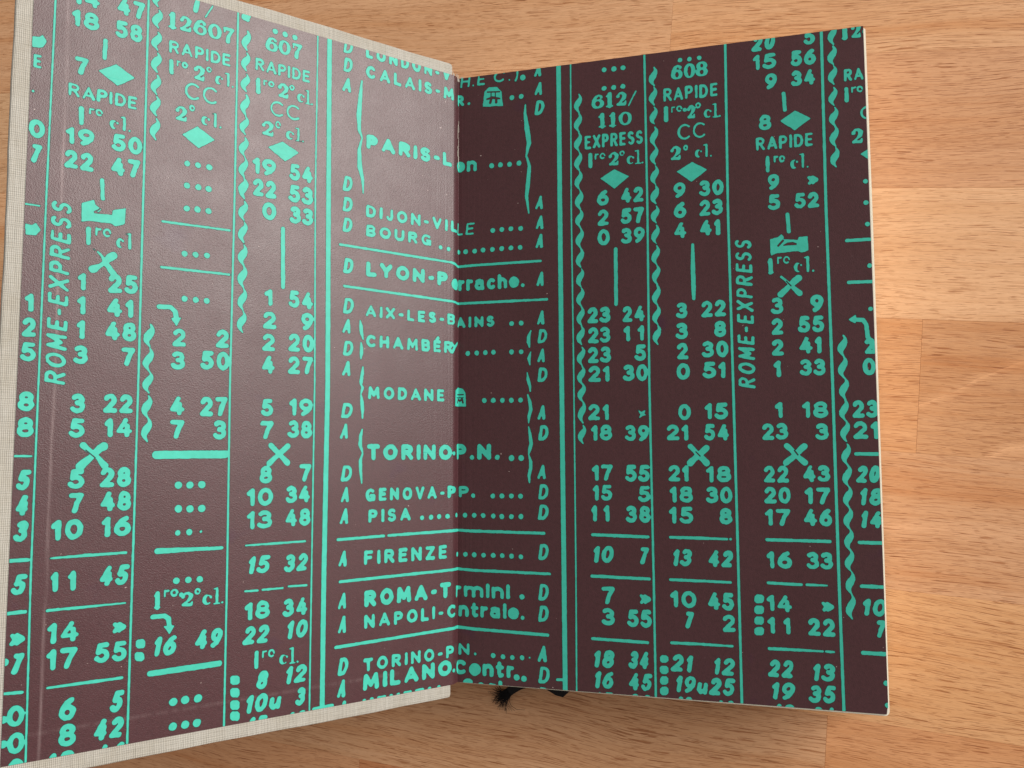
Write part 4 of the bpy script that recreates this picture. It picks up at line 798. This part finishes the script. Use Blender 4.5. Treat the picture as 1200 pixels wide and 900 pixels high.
LC = {   # lower case, 1 = x height
 'a': (.95, [A(.42, .36, .42, .36, 0, 360), [(.84, .9), (.9, .0)], [(.08, .92), (.45, 1.), (.84, .85)]]),
 'c': (.85, [A(.52, .5, .52, .5, 50, 310)]),
 'e': (.92, [A(.5, .5, .5, .5, 0, 320), [(.05, .52), (.95, .52)], [(.3, .6), (.6, .7)]]),
 'h': (.88, [[(0, 0), (0, 1.45)], A(.5, .55, .5, .45, 180, 0) + [(1, 0)]]),
 'i': (.22, [[(.5, 0), (.5, 1.35)]]),
 'l': (.22, [[(.5, 0), (.5, 1.45)]]),
 'm': (1.45, [[(0, 0), (0, 1)], A(.25, .6, .25, .4, 180, 0) + [(.5, 0)], A(.75, .6, .25, .4, 180, 0) + [(1, 0)]]),
 'n': (.88, [[(0, 0), (0, 1)], A(.5, .55, .5, .45, 180, 0) + [(1, 0)]]),
 'o': (.95, [A(.5, .5, .5, .5, 0, 360), [(.4, .5), (.6, .5)]]),
 'r': (.62, [[(0, 0), (0, 1)], [(0, .6), (.4, .95), (1, .95)]]),
 't': (.66, [[(.4, 1.35), (.35, .25), (.6, .0), (1, .05)], [(0, .95), (1, .95)]]),
 'u': (.9, [[(0, 1), (0, .3), (.3, 0), (.7, .1), (1, .4)], [(1, 1), (1, 0)]]),
 '.': (.24, [[(.5, .06), (.5, .07)]]), 'C': (1.1, [A(.55, .67, .5, .62, 48, 312)]), 'S': (.9, [A(.5, 1., .46, .3, 35, 270) + A(.5, .38, .5, .34, 90, -145)]),
}
def thick(pts, f): return [(x, y, f(i / (len(pts) - 1))) for i, (x, y) in enumerate(pts)]
def ell(n=24, hv=1.0, lo=.42):     # oval with heavy flanks and thin top and bottom
    return [(.5 + .5 * math.cos(a), .5 + .5 * math.sin(a), lo + (hv - lo) * abs(math.cos(a)) ** 1.2) for a in np.linspace(0, 2 * math.pi, n)]
def sub(e, cy, ry, cx=.5, rx=.5): return [(cx + (x - .5) * 2 * rx, cy + (y - .5) * 2 * ry, r) for x, y, r in e]
SR = {   # fat-face serif figures; third value scales the nib
 '0': (.66, [ell()]),
 '1': (.50, [[(.55, 0, 1.15), (.55, 1, 1.15)], [(.05, 0, .42), (1, 0, .42)], [(.05, .84, .4), (.5, .98, .5)]]),
 '2': (.64, [[(.08, .72, .9), (.1, .74, .95)], [(.1, .80, .5), (.3, .97, .5), (.62, .98, .7), (.88, .78, 1.1), (.82, .56, .95), (.45, .28, .5), (.05, .03, .5)], [(.08, .06, .7), (.9, .04, .8), (1, .26, .35)]]),
 '6': (.66, [sub(ell(), .31, .31), [(.9, .86, .8), (.92, .84, .8)], [(.88, .93, .4), (.6, 1., .45), (.3, .88, .8), (.08, .6, 1.), (.02, .36, 1.)]]),
 '7': (.62, [[(.03, .96, .75), (1, .96, .75)], [(.02, .7, .35), (.04, .96, .5)], [(1, .96, .6), (.66, .6, .7), (.46, .3, 1.), (.42, 0, 1.15)]]),
 '8': (.66, [sub(ell(), .75, .25, .5, .44), sub(ell(), .27, .27)]),
 'I': (.42, [[(.55, 0, 1.1), (.55, 1, 1.1)], [(.1, 0, .4), (1, 0, .4)], [(.05, .84, .4), (.5, .98, .5)]]),
}
STY = {  # nib width, slant, gap, table
 'g': (.225, 0, .12), 'i': (.225, .18, .14), 'j': (.185, .16, .1), 'l': (.17, 0, .17), 'w': (.232, 0, .28), 'W': (.275, 0, .20),
 'b': (.215, 0, .06), 't': (.115, 0, .12), 'r': (.165, .18, .24), 'n': (.14, .12, .2), 'z': (.26, 0, .2), 'Z': (.30, 0, .20),
}
TEXT_SEG = []     # (x0,y0,r0,x1,y1,r1)
def put(stroke, seg):
    if len(stroke) == 1: stroke = [stroke[0], stroke[0]]
    for p_, q_ in zip(stroke[:-1], stroke[1:]): seg.append((*p_, *q_))
def draw_text(s, st, x0, y0, x1, y1, h):
    dx, dy = x1 - x0, y1 - y0
    L = math.hypot(dx, dy); ex, ey = dx / L, dy / L
    def W(a, b_): return (x0 + ex * a - ey * b_, y0 + ey * a + ex * b_)
    if st == 'k':
        r = min(L * .36, .45)
        put([(*W(L / 2, r), r), (*W(L / 2, h - r), r * 1.05)], TEXT_SEG); return
    if st == 'c':                   # closing guillemet filled in by the ink
        for o_ in (0.0, .42):
            put([(*W(L * (o_ * .8 + .12), h * .80), .38), (*W(L * (o_ * .8 + .42), h * .5), .60), (*W(L * (o_ * .8 + .14), h * .20), .38)], TEXT_SEG)
        return
    if st == 'x':                   # small raised letters, partly lost in printing
        n = len(s); cw = L / n
        for i, ch in enumerate(s):
            a = i * cw + cw * .12; w = cw * .76; r = .17
            if ch == 'e':
                put([(*W(a + w * (.5 + .5 * math.cos(t_)), h * (.5 + .42 * math.sin(t_))), r * 1.1) for t_ in np.linspace(0, 5.4, 9)], TEXT_SEG)
            else:
                put([(*W(a + w * .2, r), r), (*W(a + w * .2, h * .9), r)], TEXT_SEG); put([(*W(a + w * .3, h * .8), r), (*W(a + w * .8, h * .85), r * 1.1)], TEXT_SEG)
        return
    if st in 'qy':                  # "cl." in a book face, the thin strokes often lost
        full = st == 'y'
        xh = h * .64; cw = L * (.44 if full else .40)
        a1, a2 = (50, 310) if full else (75, 285)
        put([(*W(cw * (.5 + .40 * math.cos(t_)), xh * (.5 + .40 * math.sin(t_))), .11 + .27 * max(0, -math.cos(t_)) ** .8) for t_ in np.radians(np.linspace(a1, a2, 13))], TEXT_SEG)
        put([(*W(cw * .84, xh * .74), .25), (*W(cw * .86, xh * .70), .22)], TEXT_SEG)
        lx = L * (.68 if '.' in s else .80)
        put([(*W(lx, .28), .28), (*W(lx, h - .28), .27)], TEXT_SEG)
        put([(*W(lx - .75, h * .92), .12), (*W(lx, h * .95), .2)], TEXT_SEG)
        if full: put([(*W(lx - .7, .13), .13), (*W(lx + .7, .13), .13)], TEXT_SEG)
        if '.' in s: put([(*W(L * .95, .26), .24)], TEXT_SEG)
        return
    sw, slant, gap = STY[st]
    tab = SR if st == 'b' else (LC if st in 'zZ' else G)
    gl = []
    for i, ch in enumerate(s):
        t_ = tab.get(ch) or G.get(ch) or LC.get(ch)
        low = tab is G and ch in LC and ch not in G
        if tab is SR and ch not in SR: t_ = G[ch]
        gl.append((ch, t_[0] * (.62 if low else 1), t_[1], .68 if low else 1))
    nat = 0; pos = []
    for i, g_ in enumerate(gl):
        if i: nat += gap + (.26 if (g_[0] == '1' and gl[i - 1][0] == '1' and st in 'gi') else 0)
        pos.append(nat); nat += g_[1]
    sl_ = slant * h
    k_ = (L - sl_ * .9) / (nat * h)
    r = sw * h / 2 * (1.0 if st in 'tlr' else 1.02)
    for (ch, w, strokes, ys), p0 in zip(gl, pos):
        a = p0 * h * k_; ww = w * h * k_; hh = h * ys
        jx, jy = rng.normal(0, .03, 2)
        r_ = min(r, ww * .5) if ch not in '.I-il' else r
        for stroke in strokes:
            out = []
            for pt in stroke:
                x, y = pt[0], pt[1]; m_ = pt[2] if len(pt) > 2 else 1
                X = a + r_ + x * max(ww - 2 * r_, .001); Y = r + y * (hh - 2 * r)
                if ch == '.': Y = r * 1.0
                X += slant * Y; 
                out.append((*W(X + jx, Y + jy), r_ * m_ * rng.uniform(.95, 1.06)))
            put(out, TEXT_SEG)
TEXT_SPANS = []
for it in TEXTS:
    n0 = len(TEXT_SEG); draw_text(*it); TEXT_SPANS.append((n0, len(TEXT_SEG)))

def wave_segs(ws):
    seg = []
    for x, a, b_ in ws:
        n = 12; h = a - b_; pts = []
        for i in range(n + 1):
            t_ = i / n
            xx = x + .58 * math.sin(2 * math.pi * t_ + .35) * (1 if t_ < 1 else 1)
            pts.append((xx, a - t_ * h - 0.0, .15 + .70 * math.sin(math.pi * t_) ** 1.7))
        put(pts, seg)
    return seg

# distance-field of the ink on a fine grid over the sheet, then contour it
RES = .14
SX0, SX1, SY0, SY1 = -115.0, 116.0, -91.0, 91.0
NX = int((SX1 - SX0) / RES) + 1; NY = int((SY1 - SY0) / RES) + 1
gx = SX0 + RES * np.arange(NX); gy = SY0 + RES * np.arange(NY)
def lowres_noise(cell, seed):
    r_ = np.random.default_rng(seed)
    nx, ny = int((SX1 - SX0) / cell) + 3, int((SY1 - SY0) / cell) + 3
    g = r_.normal(0, 1, (ny, nx))
    fx = (gx - SX0) / cell; fy = (gy - SY0) / cell
    ix = fx.astype(int); iy = fy.astype(int); tx = fx - ix; ty = fy - iy
    tx = tx * tx * (3 - 2 * tx); ty = ty * ty * (3 - 2 * ty)
    a = g[iy][:, ix] * (1 - tx) + g[iy][:, ix + 1] * tx
    b_ = g[iy + 1][:, ix] * (1 - tx) + g[iy + 1][:, ix + 1] * tx
    return a * (1 - ty)[:, None] + b_ * ty[:, None]
NOISE = .035 * lowres_noise(.55, 3) + .035 * lowres_noise(1.6, 4)
def field(segs, polys=(), pad=.6, V=None, own=None, pid=0):
    if V is None: V = np.full((NY, NX), -1.0, np.float32)
    for x0, y0, r0, x1, y1, r1 in segs:
        R = max(r0, r1) + pad
        i0 = max(0, int((min(x0, x1) - R - SX0) / RES)); i1 = min(NX, int((max(x0, x1) + R - SX0) / RES) + 2)
        j0 = max(0, int((min(y0, y1) - R - SY0) / RES)); j1 = min(NY, int((max(y0, y1) + R - SY0) / RES) + 2)
        if i0 >= i1 or j0 >= j1: continue
        X = gx[i0:i1][None, :]; Y = gy[j0:j1][:, None]
        dx, dy = x1 - x0, y1 - y0; L2 = dx * dx + dy * dy
        if L2 < 1e-8: t_ = 0; d = np.hypot(X - x0, Y - y0)
        else:
            t_ = np.clip(((X - x0) * dx + (Y - y0) * dy) / L2, 0, 1)
            d = np.hypot(X - x0 - t_ * dx, Y - y0 - t_ * dy)
        v = (r0 + (r1 - r0) * t_) - d
        w = V[j0:j1, i0:i1]
        if own is not None: own[j0:j1, i0:i1][v > w] = pid
        np.maximum(w, v, out=w)
    for poly in polys:
        xs = [p_[0] for p_ in poly]; ys = [p_[1] for p_ in poly]
        i0 = max(0, int((min(xs) - pad - SX0) / RES)); i1 = min(NX, int((max(xs) + pad - SX0) / RES) + 2)
        j0 = max(0, int((min(ys) - pad - SY0) / RES)); j1 = min(NY, int((max(ys) + pad - SY0) / RES) + 2)
        if i0 >= i1 or j0 >= j1: continue
        X, Y = np.meshgrid(gx[i0:i1], gy[j0:j1])
        ins = np.zeros(X.shape, bool); D = np.full(X.shape, 9.)
        for (ax, ay), (bx, by) in zip(poly, poly[1:] + poly[:1]):
            cr = ((ay > Y) != (by > Y)) & (X < (bx - ax) * (Y - ay) / ((by - ay) or 1e-9) + ax)
            ins ^= cr
            dx, dy = bx - ax, by - ay
            t_ = np.clip(((X - ax) * dx + (Y - ay) * dy) / (dx * dx + dy * dy + 1e-9), 0, 1)
            D = np.minimum(D, np.hypot(X - ax - t_ * dx, Y - ay - t_ * dy))
        w = V[j0:j1, i0:i1]; v = np.where(ins, D, -D)
        if own is not None: own[j0:j1, i0:i1][v > w] = pid
        np.maximum(w, v, out=w)
    return V
def blur(V, k_):
    for ax in (0, 1):
        V = (np.roll(V, 1, ax) + np.roll(V, -1, ax) + k_ * V) / (2 + k_)
    return V
def paper_mask():
    X = gx[None, :]; Y = gy[:, None]
    l = np.minimum(np.minimum(X + JL + 110.97, 300.), np.minimum(89.78 - Y, Y + 89.97))
    r = np.minimum(np.minimum(114.97 - X, 300.), np.minimum(89.97 - Y, Y + 89.97))
    return np.where(X < 0, l, r).astype(np.float32)
MASK = paper_mask()
def contour(V, c0, c1, lift, name, material, parent, own=None):
    """polygons of V>0 between grid columns c0..c1 laid on the sheet"""
    V = V[:, c0:c1 + 1]; X0 = gx[c0:c1 + 1]
    B = V > 0
    a, b_, c_, d_ = B[:-1, :-1], B[:-1, 1:], B[1:, 1:], B[1:, :-1]
    code = a * 1 + b_ * 2 + c_ * 4 + d_ * 8
    polys = []; owners = []             # arrays (n,k,2)
    # full cells, merged along rows (not across the curved joint)
    F = code == 15
    jt = (X0[:-1] < .2) & (X0[:-1] > -JL - .3)
    brk = np.zeros(F.shape, bool); brk[:, jt] = True
    K = np.zeros(F.shape, np.int32) if own is None else own[:-1, c0:c1]
    same = np.zeros_like(F); same[:, 1:] = K[:, 1:] == K[:, :-1]
    prev = np.zeros_like(F); prev[:, 1:] = F[:, :-1] & ~brk[:, 1:] & ~brk[:, :-1] & same[:, 1:]
    nxt = np.zeros_like(F); nxt[:, :-1] = F[:, 1:] & ~brk[:, :-1] & ~brk[:, 1:] & same[:, 1:]
    st = np.argwhere(F & ~prev); en = np.argwhere(F & ~nxt)
    if len(st):
        xa = X0[st[:, 1]]; xb = X0[en[:, 1] + 1]; ya = gy[st[:, 0]]; yb = gy[st[:, 0] + 1]
        polys.append(np.stack([np.stack([xa, ya], 1), np.stack([xb, ya], 1), np.stack([xb, yb], 1), np.stack([xa, yb], 1)], 1)); owners.append(K[st[:, 0], st[:, 1]])
    for cd in range(1, 15):
        J, I = np.nonzero(code == cd)
        if not len(J): continue
        v = [V[J, I], V[J, I + 1], V[J + 1, I + 1], V[J + 1, I]]
        px_ = [X0[I], X0[I + 1], X0[I + 1], X0[I]]; py_ = [gy[J], gy[J], gy[J + 1], gy[J + 1]]
        out = []
        for q in range(4):
            n_ = (q + 1) % 4
            if cd >> q & 1: out.append(np.stack([px_[q], py_[q]], 1))
            if (cd >> q & 1) != (cd >> n_ & 1):
                t_ = v[q] / (v[q] - v[n_])
                out.append(np.stack([px_[q] + t_ * (px_[n_] - px_[q]), py_[q] + t_ * (py_[n_] - py_[q])], 1))
        polys.append(np.stack(out, 1)); owners.append(K[J, I])
    if not polys: return None
    co = np.concatenate([p_.reshape(-1, 2) for p_ in polys])
    tot = np.concatenate([np.full(p_.shape[0], p_.shape[1], np.int32) for p_ in polys])
    who = np.concatenate(owners)
    order = np.argsort(who, kind='stable')
    first_loop = np.concatenate([[0], np.cumsum(tot)[:-1]])
    li = np.concatenate([np.arange(first_loop[q], first_loop[q] + tot[q]) for q in order]) if own is not None else np.arange(len(co))
    co = co[li]; tot = tot[order]; who = who[order]
    cum = np.concatenate([[0], np.cumsum(tot)])
    o = None
    bounds = np.concatenate([[0], np.nonzero(np.diff(who))[0] + 1, [len(who)]])
    for p0, p1 in zip(bounds[:-1], bounds[1:]):
        c_ = co[cum[p0]:cum[p1]]; t_ = tot[p0:p1]
        if own is not None and (who[p0] == 0 or len(t_) < 4): continue
        nm = name if own is None else name[who[p0] - 1]
        x, z = sheet(c_[:, 0], lift)
        key = np.round(c_ * 2000).astype(np.int64); key = key[:, 0] * 4000003 + key[:, 1]
        _, first, inv = np.unique(key, return_index=True, return_inverse=True)
        pts = np.stack([x, c_[:, 1], z + T], 1)[first] * S
        me = bpy.data.meshes.new(nm)
        me.vertices.add(len(pts)); me.vertices.foreach_set('co', pts.astype(np.float32).ravel())
        me.loops.add(len(inv)); me.loops.foreach_set('vertex_index', inv.astype(np.int32).ravel())
        me.polygons.add(len(t_)); me.polygons.foreach_set('loop_start', np.concatenate([[0], np.cumsum(t_)[:-1]]).astype(np.int32))
        me.materials.append(material)
        me.update(calc_edges=True)
        if own is None: me.validate()
        o = bpy.data.objects.new(nm, me); C.objects.link(o); o.parent = parent
    return o
def strokes(kind):
    seg = []
    for k_, pts in STROKES:
        if k_ == kind: put([tuple(p_) for p_ in pts], seg)
    return seg
CUT = field(strokes('n'), [list(p_) for k_, p_ in SHAPES if k_ == 'n'])
def finish(V, nz=1.0):
    V = blur(blur(V, 1.2), 1.2) + .045
    V = V + NOISE * nz
    V = np.minimum(V, -CUT)
    return V
# every number, word, rule and mark is a piece of its own: each grid cell belongs to the nearest one
PIECES = []          # (name, segments, polygons)
for (n0, n1), it in zip(TEXT_SPANS, TEXTS):
    w_ = it[0]
    nm = 'printed_number' if w_[0].isdigit() and it[1] in 'gib' else ('printed_letter' if len(w_) == 1 and it[1] == 'j' else 'printed_word')
    PIECES.append((nm, TEXT_SEG[n0:n1], [], 1.0))
SKIP = set()
for i, (k_, pts) in enumerate(STROKES):
    if k_ == 'n' or i in SKIP: continue
    seg = []; put([tuple(p_) for p_ in pts], seg)
    xs = [p_[0] for p_ in pts]; ys = [p_[1] for p_ in pts]
    dx, dy = max(xs) - min(xs), max(ys) - min(ys)
    if k_ == 'v': nm = 'column_rule'
    elif k_ == 's':
        nm = 'crossed_cutlery' if len(pts) > 2 else 'rule_foot'
        if nm == 'crossed_cutlery' and i + 1 < len(STROKES) and STROKES[i + 1][0] == 's':
            put([tuple(p_) for p_ in STROKES[i + 1][1]], seg); SKIP.add(i + 1)
    elif dx > 3 * dy and dx > 2.5: nm = 'row_rule'
    elif len(pts) == 2: nm = 'vertical_bar'
    elif max(p_[2] for p_ in pts) > .5: nm = 'bent_arrow'
    else: nm = 'brace'
    PIECES.append((nm, seg, [], .45 if k_ == 'v' else .8))
for k_, p_ in SHAPES:
    if k_ == 'n': continue
    nm = {3: 'arrow_head', 4: 'diamond_mark', 8: 'square_mark'}.get(len(p_), 'pictogram')
    PIECES.append((nm, [], [[tuple(q) for q in p_]], .9))
for x, y, r in DOTS: PIECES.append(('printed_dot', [(x, y, r, x, y, r)], [], .9))
chain = []; last = None
for x, a_, b_ in WAVES:
    if last is None or abs(last[0] - x) > 1.5 or abs(last[1] - a_) > .45: chain.append([])
    chain[-1].append((x, a_, b_)); last = (x, b_)
for c_ in chain: PIECES.append(('wavy_line', wave_segs(c_), [], .9))
V = np.full((NY, NX), -1.0, np.float32); OWN = np.zeros((NY, NX), np.int32); NZ = np.full((NY, NX), .8, np.float32)
for pid, (nm, seg, polys, nz) in enumerate(PIECES, 1):
    field(seg, polys, V=V, own=OWN, pid=pid)
NZ[:] = np.array([.8] + [p_[3] for p_ in PIECES], np.float32)[OWN]
V = blur(V, 1.8) + .04 + NOISE * NZ
ALL = np.minimum(V, -CUT)
TRAP = np.minimum(np.minimum(ALL + .11, -ALL + .03), MASK)
INK = np.minimum(ALL, MASK)
cz = int(round((0 - SX0) / RES))
LABEL = {}
for page, c0, c1 in ((pasted, 0, cz), (free, cz, NX - 1)):
    contour(INK, c0, c1, .035, [p_[0] for p_ in PIECES], M_INK, page, OWN)
    o = contour(TRAP, c0, c1, .018, 'ink_outline', M_TRAP, page)
    o['kind'] = 'stuff'

# ------------------------------------------------------------------ hinge threads, headband, ribbon
def tube(verts, faces, pts, r0, r1, n=5):
    base = len(verts)
    for i, p_ in enumerate(pts):
        p_ = Vector(p_); a = Vector(pts[max(i - 1, 0)]); b_ = Vector(pts[min(i + 1, len(pts) - 1)])
        d = (b_ - a).normalized(); e1 = d.cross(Vector((.3, .2, .93))).normalized(); e2 = d.cross(e1)
        r = r0 + (r1 - r0) * i / (len(pts) - 1)
        for k_ in range(n):
            an = 2 * math.pi * k_ / n
            q = p_ + e1 * (r * math.cos(an)) + e2 * (r * math.sin(an)); verts.append(tuple(q))
    for i in range(len(pts) - 1):
        for k_ in range(n):
            a = base + i * n + k_; b_ = base + i * n + (k_ + 1) % n
            faces.append((a, b_, b_ + n, a + n))
    faces.append(tuple(base + k_ for k_ in range(n))[::-1]); faces.append(tuple(base + (len(pts) - 1) * n + k_ for k_ in range(n)))
# strip of the sheet's raw edge and loose threads in the joint at the head
vv, ff = [], []
for i in range(9):
    x = -.9 + i * .12; z = 2.6 - i * .3
    n_ = 5; L = rng.uniform(.6, 2.6)
    tube(vv, ff, [(x + rng.normal(0, .06), 88.8 + L * j / n_, z + rng.normal(0, .05) + .1 * j) for j in range(n_ + 1)], .12, .06)
for i in range(5):                   # long white threads where the paper has split along the hinge
    y0 = rng.uniform(55, 86); L = rng.uniform(3, 9)
    xx, zz = sheet(np.array([-rng.uniform(.4, 1.6)] * 6), .12)
    tube(vv, ff, [(float(xx[0]) + rng.normal(0, .05), y0 + L * j / 5, float(zz[0]) + rng.normal(0, .03)) for j in range(6)], .07, .04, 4)
bk('hinge_threads', vv, ff, M_MULL)['kind'] = 'stuff'
vv, ff = [], []
tube(vv, ff, [(.4 + .1 * math.sin(i), 90.1, -1.2 - i * .9) for i in range(20)], .9, .9, 8)
bk('headband', vv, ff, M_MULL)

def ribbon_strip(path, half, th=.18):
    v_, f_ = [], []
    for i, (p_, wd) in enumerate(path):
        p_ = Vector(p_); wd = Vector(wd).normalized() * half
        a = Vector(path[max(i - 1, 0)][0]); b_ = Vector(path[min(i + 1, len(path) - 1)][0])
        n_ = (b_ - a).cross(wd).normalized() * th / 2
        v_ += [tuple(p_ - wd - n_), tuple(p_ + wd - n_), tuple(p_ + wd + n_), tuple(p_ - wd + n_)]
    for i in range(len(path) - 1):
        a = 4 * i
        for k_ in range(4):
            f_.append((a + k_, a + (k_ + 1) % 4, a + 4 + (k_ + 1) % 4, a + 4 + k_))
    f_ += [(3, 2, 1, 0), tuple(len(v_) - 4 + k_ for k_ in range(4))]
    return v_, f_
path = [((31.5, -86, -12.5), (0, .3, 1)), ((31.2, -90, -12.8), (.1, .4, 1)), ((30.2, -93.4, -13.4), (.4, .7, .8)), ((28.2, -94.9, -14.3), (.3, 1, .3)), ((25.6, -94.6, -15.0), (0, 1, .2)),
        ((22.0, -93.2, -15.8), (-.2, 1, .1)), ((17, -93.0, -17.0), (-.2, 1, 0)), ((13, -94.8, -18.4), (-.5, 1, 0)), ((10.3, -96.7, -19.8), (-.65, 1, 0)), ((8.8, -98., -20.6), (-.7, 1, 0))]
vv, ff = ribbon_strip(path, 1.35)
rib = bk('bookmark_ribbon', vv, ff, M_BLACK)
vv, ff = [], []
for i in range(130):
    t_ = rng.uniform(-1, 1); w_ = Vector((-.57, .82, 0)) * 1.3 * t_
    p0 = Vector((9.3, -97.6, -20.4)) + w_ + Vector((0, 0, rng.uniform(0, .4)))
    ang = math.radians(219 + t_ * -9 + rng.normal(0, 5.5)); L = rng.uniform(3., 6.6)
    cv = rng.normal(0, .5)
    pts = [p0 + Vector((math.cos(ang + cv * j / 4) * L * j / 4, math.sin(ang + cv * j / 4) * L * j / 4, (-1.1 + rng.uniform(0, .35)) * j / 4)) for j in range(5)]
    pts = [Vector((q.x, q.y, max(q.z, -21.9))) for q in pts]
    tube(vv, ff, pts, .085, .035, 4)
o = newobj('frayed_end', [(x * S, y * S, (z + T) * S) for x, y, z in vv], ff, M_BLACK, rib)
o['kind'] = 'stuff'
